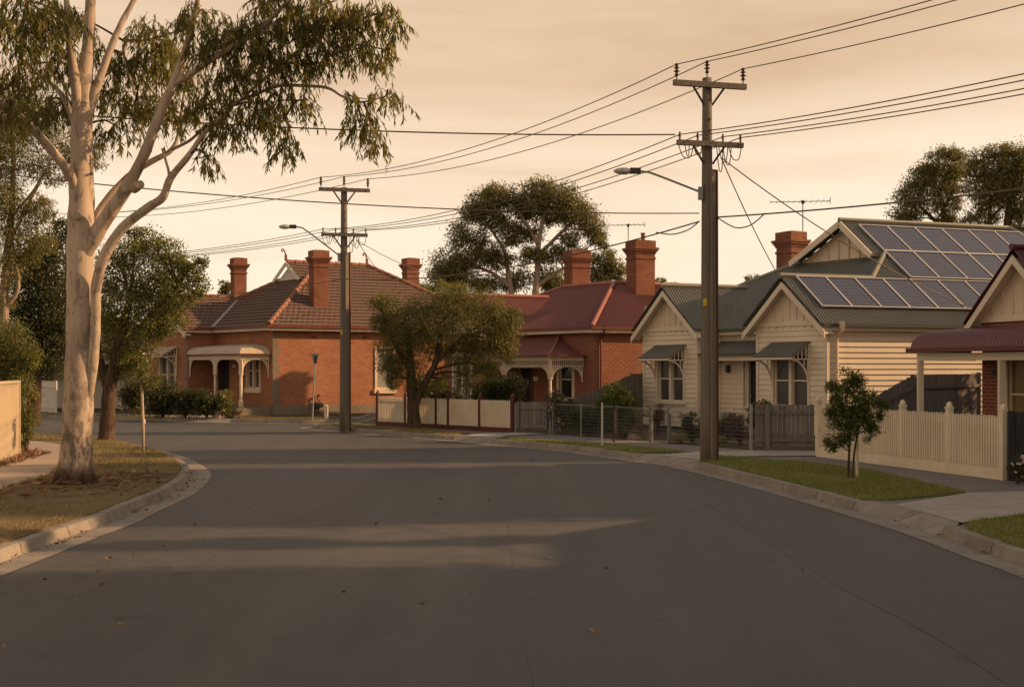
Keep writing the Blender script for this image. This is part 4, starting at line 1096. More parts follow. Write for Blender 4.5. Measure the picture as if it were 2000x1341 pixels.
mb = MB(); mb.beam(d_(.12,-.02,2.44), d_(7.4,-.02,2.44), .09, .17); mb.beam(d_(.2,.03,2.44), d_(.2,1.58,2.44), .09, .17); mb.build('verandah_beam', M['trim'], HD)
for u in (.2, 3.12, 6.2): turned_post(HD, D.xy(u, -.02), .12, 2.36, .125, 'trim', 'verandah_post', False)
mb = MB(); mb.fbox(D, .0, 7.4, .1, 1.58, .1, .28); mb.build('verandah_floor', M['stone'], HD)

# ------------------------------------------------------------------ far houses on the left
def cottage(name, label, o, U, wdt, dep, zw, zr, wall, roof, cat='house', porch=True):
    f = Fr(o, U, (-U[1], U[0])); t = thing(name, label, cat, f.p(0,0,.1)); p = f.p
    mb = MB(); ws = [Wl(f.xy(0,0), f.xy(wdt,0)), Wl(f.xy(wdt,0), f.xy(wdt,dep)), Wl(f.xy(wdt,dep), f.xy(0,dep)), Wl(f.xy(0,dep), f.xy(0,0))]
    op = [(wdt*.2, wdt*.38, 1.0, 2.4), (wdt*.55, wdt*.68, .3, 2.4)] if porch else []
    ws[0].boards(mb, .1, zw, op); [w.boards(mb, .1, zw) for w in ws[1:]]; mb.build('wall', M[wall], t)
    mb = MB(); e = .4; T = lambda *P: corrugate(mb, [p(*q) for q in P], .15, .02)
    T((-e,-e,zw), (wdt+e,-e,zw), (wdt-dep*.5,dep/2,zr), (dep*.5,dep/2,zr)); T((wdt+e,dep+e,zw), (-e,dep+e,zw), (dep*.5,dep/2,zr), (wdt-dep*.5,dep/2,zr))
    T((-e,dep+e,zw), (-e,-e,zw), (dep*.5,dep/2,zr)); T((wdt+e,-e,zw), (wdt+e,dep+e,zw), (wdt-dep*.5,dep/2,zr)); mb.build('roof', M[roof], t)
    if porch:
        window(t, ws[0], *op[0], 'glass', 2, .1, 'white'); door(t, ws[0], *op[1], 'white')
        mb = MB(); corrugate(mb, [p(-.2,-1.9,2.6), p(wdt+.2,-1.9,2.6), p(wdt+.2,-.02,3.0), p(-.2,-.02,3.0)], .15, .015); mb.build('verandah_roof', M[roof], t)
        mb = MB(); mb.beam(p(-.1,-1.8,2.46), p(wdt+.1,-1.8,2.46), .1, .2); mb.build('verandah_beam', M['white'], t)
        for i in range(4): turned_post(t, f.xy(.1+(wdt-.2)*i/3, -1.8), .1, 2.4, .16, 'white')
    return t
M['roof_brown'] = painted('brown_roof_iron', (.11,.085,.07), .6, .2, .2)
cottage('cottage', 'white cottage with dark porch half hidden behind the gum trunk at far left', (-27.5,64.5), (.97,-.24), 9, 7, 3.1, 4.9, 'white', 'roof_brown')
cottage('shed', 'pale blue roofed shed showing behind the left chimney of the orange house', (-23.5,84), (.98,.2), 9, 8, 4.6, 7.6, 'white', 'bluegrey', 'shed', False)

# ------------------------------------------------------------------ poles and wires
def insul(par, p, s=1.0, mat='porcelain'):
    mb = MB(); mb.lathe(p, [(r_, z_*(1 if s == 1 else .55)) for r_, z_ in [(.012,-.1),(.014,.0),(.05*s,.03),(.03*s,.06),(.03*s,.1),(.075*s,.115),(.03*s,.14),(.03*s,.175),(.065*s,.19),(.03*s,.215),(.035*s,.25),(.045*s,.27),(.02*s,.29)]], 9)
    mb.build('insulator', M[mat], par, smooth=False, uv=False)
    return Vector(p) + V3(0,0,.27*s)
def pole(label, base, zt, zh, zl, arm, r0, r1, lamp=None, stake=True, tagz=None, loops=True):
    b = Vector(base); t = thing('utility_pole', label, 'power pole', b, 'timber power poles along the street')
    ad = Vector((arm[0], arm[1], 0)).normalized(); fn = Vector((ad.y, -ad.x, 0))
    if fn.y > 0: fn = -fn
    mb = MB(); k = 8; P = [b + V3(0,0,lerp(-.1, zt-b.z, i/k)) for i in range(k+1)]
    mb.tube(P, [lerp(r0, r1, i/k) for i in range(k+1)], 14); mb.build('pole', M['pole'], t, smooth=True, uv=False)
    hv, lv = [], []
    c = V3(b.x, b.y, zh) + fn*(r1+.055)
    mb = MB(); mb.beam(c-ad*.86, c+ad*.86, .1, .12); am = mb.build('crossarm', M['pole'], t)
    for s in (-1, 1):
        hv.append(insul(am, c + ad*s*.79 + V3(0,0,.13)))
        mb = MB(); mb.beam(c + ad*s*.36 + V3(0,0,-.05) - fn*.07, V3(b.x,b.y,zh-.42) + ad*s*r1*.9 + fn*.05, .02, .045); mb.build('arm_brace', M['darkmetal'], am)
    hv.insert(1, insul(t, V3(b.x, b.y, zt+.1)))
    c = V3(b.x, b.y, zl) + fn*(r1*1.1+.055)
    mb = MB(); mb.beam(c-ad*.78, c+ad*.78, .1, .11); am = mb.build('crossarm', M['pole'], t)
    for s in (-.72, -.3, .3, .72): lv.append(insul(am, c + ad*s + V3(0,0,.07), .6)-V3(0,0,.06))
    for s in (-1, 1):
        mb = MB(); mb.beam(c + ad*s*.36 + V3(0,0,-.05) - fn*.07, V3(b.x,b.y,zl-.42) + ad*s*r1*1.0 + fn*.06, .02, .045); mb.build('arm_brace', M['darkmetal'], am)
    if loops:
        for s, e, dp in ((-.75,-.4,.26), (-.6,-.5,.22), (-.4,-.2,.2), (.2,.42,.3), (.44,.74,.26), (.3,.5,.36), (.15,.3,.5)):
            mb = MB(); p, q = c + ad*s + V3(0,0,-.05), c + ad*e + V3(0,0,-.05)
            mb.tube(catmull([p, lerp(p, q, .25)+V3(0,0,-dp)+fn*.05, lerp(p, q, .75)+V3(0,0,-dp)+fn*.03, q], 5), .011, 5)
            mb.build('jumper_wire', M['wire'], am, uv=False)
    if lamp:
        za, dv, reach, rise = lamp
        dv = Vector((dv[0], dv[1], 0)).normalized(); p0 = V3(b.x, b.y, za) + dv*r0*.7; p1 = p0 + dv*(reach-.55) + V3(0,0,rise-.02)
        mb = MB(); pts = catmull([p0, lerp(p0, p1, .9), p1 + dv*.1, p1 + dv*.22 + V3(0,0,.02)], 5); mb.tube(pts, .024, 8); mb.box(b.x-.05+dv.x*r0, b.x+.05+dv.x*r0, b.y-.12, b.y-.0, za-.16, za+.12); arm_ = mb.build('lamp_arm', M['galv'], t, uv=False)
        e = pts[-1]; mb = MB(); mb.beam(e - dv*.03, e + dv*.2, .13, .12); mb.build('lamp_housing', M['darkmetal'], arm_)
        mb = MB(); rows = []
        for f, rr in ((0,.06),(.07,.1),(.18,.105),(.29,.08),(.36,.025)):
            q = e + dv*(.2+f); sd = Vector((-dv.y, dv.x, 0)); rows.append([q + sd*rr*math.cos(an)*1.15 + V3(0,0, rr*math.sin(an)*.75 - .01) for an in [2*math.pi*i/12 for i in range(12)]])
        mb.grid(rows, True); mb.build('lamp_head', M['lampglass'], arm_, smooth=True, uv=False)
        mb = MB(); mb.tube(catmull([p0+V3(0,0,.05)-fn*.02, p0+V3(0,0,.2)+fn*.1, p0+fn*.13-V3(0,0,.1), p0+V3(0,0,-.28)], 4), .01, 5); mb.build('lamp_cable', M['wire'], t, uv=False)
    if stake:
        u = Vector((.72,-.69,0)); c = b + u*(r0+.02)
        mb = MB(); mb.beam(c+V3(0,0,-.1), V3(b.x,b.y,0)+u*(r1+.05)+V3(0,0,stake), .15, .06, (u.x,u.y,0)); mb.build('pole_stake', M['pole'], t)
        w = Vector((.69,.72,0))*.1
        mb = MB(); mb.beam(c+w+V3(0,0,-.1), V3(b.x,b.y,0)+u*(r1+.05)+w+V3(0,0,stake), .035, .11, (u.x,u.y,0)); mb.build('steel_channel', M['redrust'], t)
    if tagz:
        mb = MB(); q = V3(b.x,b.y,tagz) + V3(-.45,-.89,0)*(r0*.93); mb.beam(q, q+V3(0,0,.16), .08, .02, (.45,.89,0)); mb.build('pole_tag', M['yellow'], t)
    for z in (zh-.75, zh-1.0, zh-.32):
        mb = MB(); mb.tube([V3(b.x,b.y,z)+fn*(r1*.8), V3(b.x,b.y,z)+fn*(r1+.05)], .03, 6); mb.build('bolt', M['darkmetal'], t, uv=False)
    return hv, lv
nb = G(1381,900); fb = G(672,836)
nH, nL = pole('tall timber power pole standing on the right verge before the weatherboard house', nb, 8.58, 8.4, 7.1, (.965,.26), .155, .105, (6.05, (-.99,-.1), 1.75, .46), 6.55, 3.55)
fH, fL_ = pole('timber power pole with lamp before the orange brick house', fb, 8.3, 8.2, 6.68, (.975,.22), .155, .105, (5.95, (-.99,-.12), 1.85, 1.0), 6.1, 3.3)
xH, xL = pole('power pole behind the leafy trees at far left', V3(-18.6,51.5,.1), 8.3, 8.15, 6.6, (.6,.8), .16, .12, None, 0, None, False)
zH, zL = pole('power pole standing nearer the camera beyond the right frame edge', V3(15.4,9.6,.1), 8.6, 8.4, 7.1, (.9,.4), .17, .115, None, 0, None, False)
yH, yL = pole('power pole in the yards beyond the left frame edge', V3(-17.5,23.5,.1), 8.6, 8.4, 7.2, (.2,.98), .17, .115, None, 0, None, False)
def wire(label, p0, p1, sag, r=.0115, cat='overhead wire', group='overhead wires'):
    p0, p1 = Vector(p0), Vector(p1); mb = MB(); n = 26
    mb.tube([lerp(p0, p1, i/n) - V3(0,0,4*sag*(i/n)*(1-i/n)) for i in range(n+1)], r, 5)
    return tag(mb.build('overhead_wire', M['wire'], loc=p0, uv=False), label, cat, group)
for i, s in enumerate(('left', 'middle', 'right')):
    wire(f'high wire from the {s} top insulator of the tall near pole out to the right', nH[i], zH[i], .35)
    wire(f'high wire from the {s} top insulator of the near pole to the far lamp pole', nH[i], fH[i], .5)
    wire(f'high wire from the {s} top insulator of the far lamp pole to the left trees', fH[i], xH[i], .35)
for i, s in enumerate(('first', 'second', 'third', 'fourth')):
    wire(f'{s} from left of the four lower wires from the near pole out to the right', nL[i], zL[i], .4)
    wire(f'{s} from left of the four lower wires between the near and far poles', nL[i], fL_[i], .45)
    wire(f'{s} from left of the four lower wires from the far pole into the left trees', fL_[i], xL[i], .3)
nc = V3(nb.x, nb.y, 5.5); fc = V3(fb.x, fb.y, 5.2)
wire('thick phone cable rising from the near pole to the right over the solar roof', nc + V3(.2,-.1,0), (15.4,9.6,5.35), .28, .017, 'cable')
wire('thick phone cable sagging from the near pole to the far pole before the big gum', nc + V3(-.17,0,-.08), fc, .42, .017, 'cable')
wire('phone cable from the far pole past the left chimney into the trees', fc, (-18.6,51.5,5.0), .25, .014, 'cable')
wire('twisted dark cable crossing the sky from the near pole to the gum leaves', nL[0] + V3(-.1,0,.0), (-17.5,23.5,7.95), .38, .016, 'cable')
wire('thin wire running from the near pole leftward across the far pole', nc + V3(-.17,0,.1), (-17.5,23.5,7.0), .5, .013, 'cable')
sv = V3(nb.x+.3, nb.y-.05, 6.82)
wire('steep service wire from the near pole down to the weatherboard front gable', sv, b_(r2,-.33,zr2-.1), .12, .013, 'service wire')
wire('long service wire from the near pole down to the maroon verandah house', sv, d_(uc-1.5,1.2,zb+.4), .25, .013, 'service wire')
sf = V3(fb.x+.45, fb.y-.1, 6.5)
wire('steep service wire from the far pole down to the tiled roof', sf, W(757,548,56), .1, .012, 'service wire')
wire('service wire from the far pole over the right chimney toward the red roof', sf, W(852,537,50), .15, .012, 'service wire')
mb = MB(); p = nc + V3(.2,-.1,0); mb.tube(catmull([p, p+V3(.25,-.1,-.18), p+V3(.45,-.15,-.25), p+V3(.7,-.3,-.2), p+V3(.95,-.55,.02)], 5), .014, 5); mb.tube(catmull([nc+V3(-.17,0,-.08), nc+V3(-.4,.2,-.25), nc+V3(-.7,.6,-.3), nc+V3(-1.0,1.1,-.2)], 5), .014, 5)
tag(mb.build('cable_loop', M['wire'], uv=False), 'drooping black loop of phone cable beside the near pole', 'cable')

# ------------------------------------------------------------------ fences, gates
def pickets(name, label, P0, P1, posts, z0, ztop, pm, tm, pstm, pitch=.075, pw=.05, cap='ball', plinth=.2, posth=.16):
    """posts: fractions along the line"""
    P0, P1 = Vector(P0), Vector(P1); L = (Vector((P1.x,P1.y)) - Vector((P0.x,P0.y))).length
    wl = Wl((P0.x,P0.y), (P1.x,P1.y)); t = thing(name, label, 'fence', V3(P0.x, P0.y, z0))
    for f in posts:
        mb = MB(); u = f*L; wl.box(mb, u-.055, u+.055, -.055, .055, z0-.05, ztop+posth-.08)
        c = wl.p(u, 0, ztop+posth-.08)
        if cap == 'ball':
            wl.box(mb, u-.068, u+.068, -.068, .068, ztop+posth-.08, ztop+posth-.05)
            mb.lathe(c+V3(0,0,.03), [(.06,0),(.066,.03),(.05,.08),(.0,.11)], 8)
        else:
            q = wl.p; mb.grid([[q(u-.055,.055,ztop+posth-.081), q(u+.055,.055,ztop+posth-.081), q(u+.055,-.055,ztop+posth-.081), q(u-.055,-.055,ztop+posth-.081)], [q(u-.015,.015,ztop+posth+.03), q(u+.015,.015,ztop+posth+.03), q(u+.015,-.015,ztop+posth+.03), q(u-.015,-.015,ztop+posth+.03)], [q(u-.001,.001,ztop+posth+.06)]*4], True)
        mb.build('post', M[pstm], t)
    for f0, f1 in zip(posts, posts[1:]):
        u0, u1 = f0*L+.056, f1*L-.056; mb = MB(); n = max(1, int((u1-u0)/pitch)); st = (u1-u0)/n
        for i in range(n):
            u = u0 + (i+.5)*st; dz = RND.uniform(-.006, .006); q = wl.p; zt = ztop+dz; h = pw/2
            F_ = [(u-h, z0+plinth), (u+h, z0+plinth), (u+h, zt-.045), (u, zt), (u-h, zt-.045)]
            a = [q(x,.052,z) for x, z in F_]; b = [q(x,.030,z) for x, z in F_]
            mb.poly(a)
            for j in range(5): mb.poly([a[j], b[j], b[(j+1)%5], a[(j+1)%5]])
        mb.build('picket_panel', M[pm], t)
        mb = MB()
        for z in (z0+plinth+.1, ztop-.17): wl.box(mb, u0, u1, -.03, .029, z-.035, z+.035)
        mb.build('rail', M[tm], t)
        mb = MB(); wl.box(mb, u0, u1, -.02, .05, z0-.02, z0+plinth-.002); mb.build('plinth_board', M[tm if tm != 'fence_pale' else 'redpost'], t)
    return t
def palings(name, label, P, ztops, z0, mat, pitch=.12, rails=True, cat='fence', posts=True, front=1, frame=False):
    """P: plan points; ztops: height above each point"""
    t = thing(name, label, cat, V3(P[0][0], P[0][1], z0)); mb = MB(); mr = MB()
    for (a, b), (za, zb_) in zip(zip(P, P[1:]), zip(ztops, ztops[1:])):
        wl = Wl(a, b); n = max(1, int(wl.L/pitch)); st = wl.L/n
        for i in range(n):
            u = i*st; zt = lerp(za, zb_, (i+.5)/n) + RND.uniform(-.02, .015); w = RND.uniform(-.004, .004)
            wl.box(mb, u+.004, u+st-.004, w-.01, w+.01, z0+RND.uniform(.0,.03), zt)
        for f in (.16, .82) if not frame else (.13, .8):
            p0, p1 = wl.p(0, front*.035, lerp(z0, za, f)), wl.p(wl.L, front*.035, lerp(z0, zb_, f)); mr.beam(p0, p1, .04, .085)
        if frame:
            for u in (.05, wl.L-.05): wl.box(mr, u-.045, u+.045, .056, .09, z0+.04, za)
    mb.build('paling_panel', M[mat], t)
    if rails: mr.build('rail', M[mat], t)
    if posts:
        for q, z in zip(P, ztops):
            mb = MB(); mb.box(q[0]-.05, q[0]+.05, q[1]-.05, q[1]+.05, z0-.05, z+.03); mb.build('post', M[mat], t)
    return t
PF0, PF1 = (7.17,28.75), (9.09,22.75)
pickets('picket_fence', 'cream picket fence with domed posts beside the right footpath', V3(*PF0,0), V3(*PF1,0), [0, .265, .515, .755, 1], GZ, 1.31, 'fence_cream', 'fence_cream', 'fence_cream', .074, .046)
CF0, CF1 = (-4.82,44.15), (.02,39.2)
fr_ = lambda px: (lambda k: (4.82*FP + (px-1000)*44.15)/(4.84*FP + (px-1000)*4.95))(0)
pickets('picket_fence', 'weathered pale picket fence with dark red posts behind the leaning street tree', V3(*CF0,0), V3(*CF1,0), [0] + [fr_(x) for x in (793,853,877,938)] + [1], GZ, 1.15, 'fence_peel', 'fence_pale', 'redpost', .088, .075, 'spike', .14, .2)
t = palings('timber_gate', 'grey paling gate before the red roofed house, next to the pale pickets', [(.17,39.2), (1.15,38.75)], [1.1,1.1], GZ+.08, 'paling', .12, True, 'gate', False, 1, True)
mb = MB(); mb.tube([V3(1.2,38.7,GZ-.05), V3(1.2,38.7,1.12)], .03, 8); mb.box(.05,.13,39.18,39.26,.08,1.05); mb.build('gate_post', M['galv'], t)
t = palings('timber_gate', 'wide grey paling driveway gate beside the cream picket fence', [(6.05,30.62), (7.5,30.5)], [1.27,1.27], GZ+.1, 'paling', .11, True, 'gate', False, 1, False)
mb = MB(); mb.tube([V3(5.97,30.68,GZ-.05), V3(5.97,30.68,1.28)], .045, 8); mb.build('gate_post', M['galv'], t)
mb = MB(); mb.box(6.28,6.38,30.4,30.5,GZ,1.25); mb.build('gate_post', M['paling'], t)
palings('paling_fence', 'grey paling fence stepping down between the red roofed and weatherboard houses', [(4.62,43.6), (4.2,43.2), (1.95,39.4)], [1.98,1.95,1.16], GZ, 'paling', .13, True, 'fence', True, 1)
palings('paling_fence', 'dark grey paling fence sloping down behind the cream pickets', [(13.4,35.3), (10.95,33.6), (9.15,31.1)], [2.02,1.98,1.45], GZ, 'darkpaling' if 0 else 'paling', .16, True, 'fence', True, -1)
palings('paling_fence', 'low dark paling fence at the right frame edge, meeting the cream pickets', [(9.18,22.6), (12.5,21.2)], [1.37,1.37], GZ, 'darkpaling', .13, True, 'fence', True, -1)
# wire fence of the weatherboard garden
t = thing('wire_fence', 'low wire mesh fence on grey posts before the weatherboard garden', 'fence', V3(1.28,38.4,GZ))
wl = Wl((1.28,38.4), (5.93,30.75))
fw_ = lambda px: (lambda A0, B0, dx, dy, k: (k*B0 - A0)/(dx - k*dy))(1.28, 38.4, wl.d.x, wl.d.y, (px-1000)/FP)
for px in (1081, 1135, 1202, 1272, 1307, 1385):
    u = fw_(px); mb = MB(); c = wl.p(u, 0, 0); r = .02 if px in (1135,) else .045
    if px == 1385: continue
    if r > .03: wl.box(mb, u-.04, u+.04, -.04, .04, GZ-.05, 1.1)
    else: mb.tube([c+V3(0,0,.05), c+V3(0,0,1.08)], r, 8)
    mb.build('post', M['paling' if r > .03 else 'galv'], t)
mb = MB()
z = .2
while z < 1.06:
    mb.tube([wl.p(0,0,z), wl.p(wl.L,0,z)], .0022, 3, False); z += .1
u = 0
while u < wl.L:
    mb.tube([wl.p(u,0,.17), wl.p(u,0,1.05)], .0022, 3, False); u += .075
mb.tube([wl.p(0,0,1.055), wl.p(wl.L,0,1.055)], .012, 6)
mb.build('wire_mesh', M['galv'], t, uv=False)
mb = MB(); u = fw_(1262); wl.box(mb, u-.12, u+.12, .01, .02, .62, .82); mb.build('sheet_patch', M['galv'], t)
u = fw_(1313); mb = MB(); wl.box(mb, u-.07, u+.1, .045, .06, .95, 1.08); mb.build('letter_plate', M['flash'], t)
# cream steel fence on the left
t = thing('steel_fence', 'tall cream ribbed steel fence along the left footpath', 'fence', V3(-11.45,28.5,GZ))
mb = MB(); ml = [(-10.5,8), (-10.52,24.3), (-11.45,28.5)]
for q0, q1 in zip(ml, ml[1:]):
    w = Wl(q0, q1)            # seen from the footpath side
    rows = [[], []]; u = 0; k = 0
    while u < w.L-.001:
        for du, o in ((0,0),(.16,0),(.175,.028),(.215,.028),(.23,0)):
            uu = min(w.L, u+du)
            rows[0].append(w.p(uu, o, GZ+.02)); rows[1].append(w.p(uu, o, 1.86))
        u += .24
    mb.grid(rows)
mb.build('ribbed_panel', M['steel_fence'], t)
for q0, q1 in zip(ml, ml[1:]):
    w = Wl(q0, q1); mb = MB(); w.box(mb, 0, w.L, -.03, .045, 1.84, 1.9); mb.build('rail', M['steel_fence'], t)
    k = max(1, int(w.L/2.4))
    for i in range(k+1):
        u = w.L*i/k; mb = MB(); w.box(mb, u-.03, u+.03, -.03, .05, GZ, 1.895); mb.build('post', M['steel_fence'], t)
t = palings('timber_fence', 'pale cream fence of upright boards across the road behind the gum trunk', [(-27.5,59.8), (-23.6,57.7), (-20.9,56.3)], [1.75,1.75,1.55], GZ, 'white', .16)
# road sign seen from behind, bollard
s = thing('road_sign', 'grey triangular give way sign seen from behind on a leaning post', 'sign', G(610,819.5))
b0 = G(610,819.5); tp = W(616,690,48.4)
mb = MB(); mb.tube([b0-V3(0,0,.05), tp], .03, 8); mb.build('post', M['galv'], s)
mb = MB(); q = [W(606.5,690,48.36), W(624,690,48.36), W(615.3,713,48.36)]; nn = V3(.15,-.98,0)*.012
mb.poly(q); mb.poly([x - nn for x in q][::-1])
for i in range(3): mb.poly([q[i], q[i]-nn, q[(i+1)%3]-nn, q[(i+1)%3]])
mb.build('sign_plate', M['flash'], s)
mb = MB(); mb.hexa([W(613,694,48.33), W(619,694,48.33), W(619,694,48.345), W(613,694,48.345), W(613,709,48.33), W(619,709,48.33), W(619,709,48.345), W(613,709,48.345)]); mb.build('sign_bracket', M['darkmetal'], s)
s = thing('bollard', 'short pale timber bollard on the grass by the orange brick wall', 'bollard', G(637,818.5))
q = G(637,818.5); mb = MB(); mb.box(q.x-.07,q.x+.07,q.y-.07,q.y+.07,.05,.66); mb.grid([[V3(q.x+sx*.07,q.y+sy*.07,.66) for sx,sy in ((-1,-1),(1,-1),(1,1),(-1,1))],[V3(q.x+sx*.03,q.y+sy*.03,.71) for sx,sy in ((-1,-1),(1,-1),(1,1),(-1,1))]], True); mb.poly([V3(q.x+sx*.03,q.y+sy*.03,.71) for sx,sy in ((-1,-1),(1,-1),(1,1),(-1,1))]); mb.build('bollard_post', M['cream'], s)
def stake(label, b, z1, r=.022, mat='white', lean=(0,0)):
    mb = MB(); b = Vector(b); mb.tube([b-V3(0,0,.05), b+V3(lean[0],lean[1],z1)], r, 7); return tag(mb.build('garden_stake', M[mat], loc=b, uv=False), label, 'stake', 'planting stakes')
stake('white stake on the grass before the wire fence', G(1176,871), 1.15, .024)
stake('pale stake holding up the young tree by the cream pickets', G(1674,932), 1.25, .028, 'cream')
# ------------------------------------------------------------------ the big gum
GY = 21.8
def gp(px, py, dy=0.0): return W(px, py, GY+dy)
gum = thing('gum_tree', 'tall pale barked gum tree with mottled trunk on the left verge', 'tree', G(147,945))
def limb(mb, pts, k=5, sides=12):
    """pts: (px, py, width px, depth offset)"""
    P = [gp(p[0], p[1], p[3]) for p in pts]; c = catmull(P, k); rad = []
    for i in range(len(c)):
        f = i/k; j = min(int(f), len(pts)-2)
        r = lerp(pts[j][2], pts[j+1][2], f-j)*.5*GY/FP*(.94 if pts[0][2] > 60 else .78)
        rad.append(r*(1+.035*math.sin(i*1.3)+RND.uniform(-.02,.02)))
    mb.tube(c, rad, sides); return c
gl = []
mb = MB()
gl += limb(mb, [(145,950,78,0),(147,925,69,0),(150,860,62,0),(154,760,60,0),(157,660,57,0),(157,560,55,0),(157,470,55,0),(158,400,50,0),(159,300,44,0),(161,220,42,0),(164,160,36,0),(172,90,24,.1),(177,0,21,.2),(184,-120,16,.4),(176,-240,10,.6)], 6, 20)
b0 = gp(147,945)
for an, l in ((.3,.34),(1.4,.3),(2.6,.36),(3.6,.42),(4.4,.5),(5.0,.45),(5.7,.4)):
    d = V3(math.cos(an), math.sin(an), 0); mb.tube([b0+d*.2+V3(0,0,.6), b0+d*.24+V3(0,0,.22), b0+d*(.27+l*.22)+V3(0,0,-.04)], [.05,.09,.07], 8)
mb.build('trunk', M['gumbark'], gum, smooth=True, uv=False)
def branch(pts, sides=12):
    global gl
    mb = MB(); c = limb(mb, pts, 5, sides); gl += c; mb.build('branch', M['gumbark'], gum, smooth=True, uv=False)
branch([(160,850,14,.0),(170,790,24,-.02),(180,720,27,-.08),(185,660,26,-.14),(187,610,25,-.17),(188,560,26,-.2),(204,500,27,-.3),(240,445,25,-.35),(290,405,22,-.4),(318,385,20,-.42),(333,348,18,-.45),(368,305,15,-.5),(398,262,12,-.6),(432,228,8,-.7)])
branch([(165,500,30,-.05),(180,470,42,-.1),(208,425,36,-.2),(246,369,33,-.3),(279,308,27,-.4),(303,246,26,-.5),(322,200,25,-.5),(340,160,22,-.6),(358,110,18,-.6),(372,60,15,-.7),(386,0,12,-.8),(400,-90,8,-1.0)])
branch([(340,165,14,-.55),(372,145,15,-.8),(420,112,14,-1.0),(470,82,13,-1.1),(503,60,12,-1.2),(540,26,10,-1.3),(574,-10,8,-1.4),(620,-60,6,-1.5)])
branch([(503,60,8,-1.2),(545,42,8,-1.2),(600,20,6,-1.2),(660,0,4,-1.2)], 8)
branch([(186,450,18,.3),(190,418,17,.35),(212,385,17,.4),(250,345,16,.5),(295,316,15,.55),(336,292,13,.6),(350,255,9,.7),(356,205,7,.8),(362,160,5,.9)])
branch([(336,292,8,.6),(370,275,8,.5),(400,250,7,.3),(450,225,6,.1)], 8)
branch([(175,455,12,.35),(180,400,13,.35),(178,340,12,.35),(178,290,11,.35),(177,240,9,.4),(180,190,8,.5)])
branch([(156,290,16,-.1),(150,190,24,-.15),(145,150,26,-.2),(138,100,20,-.3),(132,40,17,-.4),(128,-20,14,-.5),(110,-120,10,-.6)])
branch([(172,230,18,.0),(184,185,24,0),(205,125,19,.1),(222,80,17,.15),(240,40,15,.2),(264,-5,13,.3),(300,-90,9,.5)])
branch([(148,375,20,-.1),(138,345,24,-.25),(110,305,22,-.5),(70,258,21,-.8),(30,222,20,-1.1),(-4,198,19,-1.4),(-60,150,16,-1.7),(-130,80,12,-2)])
branch([(146,250,10,.1),(138,222,14,.2),(122,188,13,.4),(98,162,11,.6),(74,146,9,.8),(40,110,6,1.0)])
branch([(318,385,7,-.42),(330,345,7,-.5),(324,315,6,-.5),(316,290,4,-.5)], 8)
branch([(400,262,6,-.6),(455,205,8,-.7),(500,184,8,-.8),(545,168,8,-.8),(600,168,8,-.9),(640,172,7,-.9),(668,188,6,-1),(700,200,5,-1),(755,188,3,-1.1)], 8)
branch([(430,228,6,-.7),(505,165,7,-.9),(545,130,7,-1),(585,98,6,-1.1),(625,66,5,-1.1),(690,45,4,-1.2)], 8)
branch([(590,95,4,-1.1),(596,50,4,-1.1),(612,18,3,-1.1)], 6)
branch([(600,108,4,-1.1),(640,98,4,-1.1),(665,112,3,-1.1),(700,104,2,-1.1)], 6)
branch([(500,184,5,-.8),(530,215,4,-.9),(555,232,3,-.9),(566,250,2,-.9)], 6)
branch([(268,195,5,.6),(240,90,6,.9),(290,78,6,1),(350,60,4,1.1)], 6)
mb = MB(); mb.tube([gp(262,368,-.35), gp(274,360,-.62)], [.09,.075], 10); mb.tube([gp(152,422,-.2), gp(150,421,-.36)], [.075,.06], 10); mb.build('branch_stub', M['gumbark'], gum, smooth=False, uv=False)
GB = [(560,45,80,55,-1.2),(640,50,70,50,-1.2),(705,30,70,50,-1.3),(765,35,32,40,-1.3),(742,95,38,34,-1.2),(700,95,40,40,-1.2),(650,105,40,35,-1.0),(585,120,50,40,-1),(520,120,60,55,-.9),(460,150,60,55,-.7),
  (430,80,65,70,-.8),(490,60,60,55,-1),(400,205,55,50,-.5),(350,220,40,38,.4),(300,120,55,60,.8),(265,200,45,40,.7),(290,60,48,45,.9),(592,195,34,38,-.9),(560,275,32,36,-.9),(705,238,42,44,-1),(735,268,20,38,-1),(755,185,38,26,-1.1),
  (535,190,40,42,-.8),(490,215,46,44,-.7),(440,250,42,38,-.6),(402,305,20,32,-.5),(545,235,22,28,-.8),(690,190,24,22,-1),(350,150,45,40,.2),(380,30,50,45,-.6),(620,5,60,35,-1.2),(540,0,60,35,-1.2),
  (55,60,80,70,-1.2),(30,150,60,60,-1.4),(105,120,45,60,-.2),(90,210,50,42,.9),(25,215,40,40,-1.6),(118,30,45,45,-.5),(205,110,30,40,1.0),(218,185,42,50,1.0),(232,250,40,30,1.1),(160,40,30,40,1.0),(240,130,35,45,1.2),(300,200,40,36,1.2),(60,10,70,40,-.8),(120,200,36,40,1.3),(330,90,40,40,1.2)]
GBt = [(x, y, 120, 70, d) for x, y, d in ((100,-100,0),(300,-120,.5),(480,-110,-.5),(650,-80,-1.2),(-60,-60,-1.5),(-90,60,-2),(200,-230,.5),(400,-240,0),(-110,170,-2))]
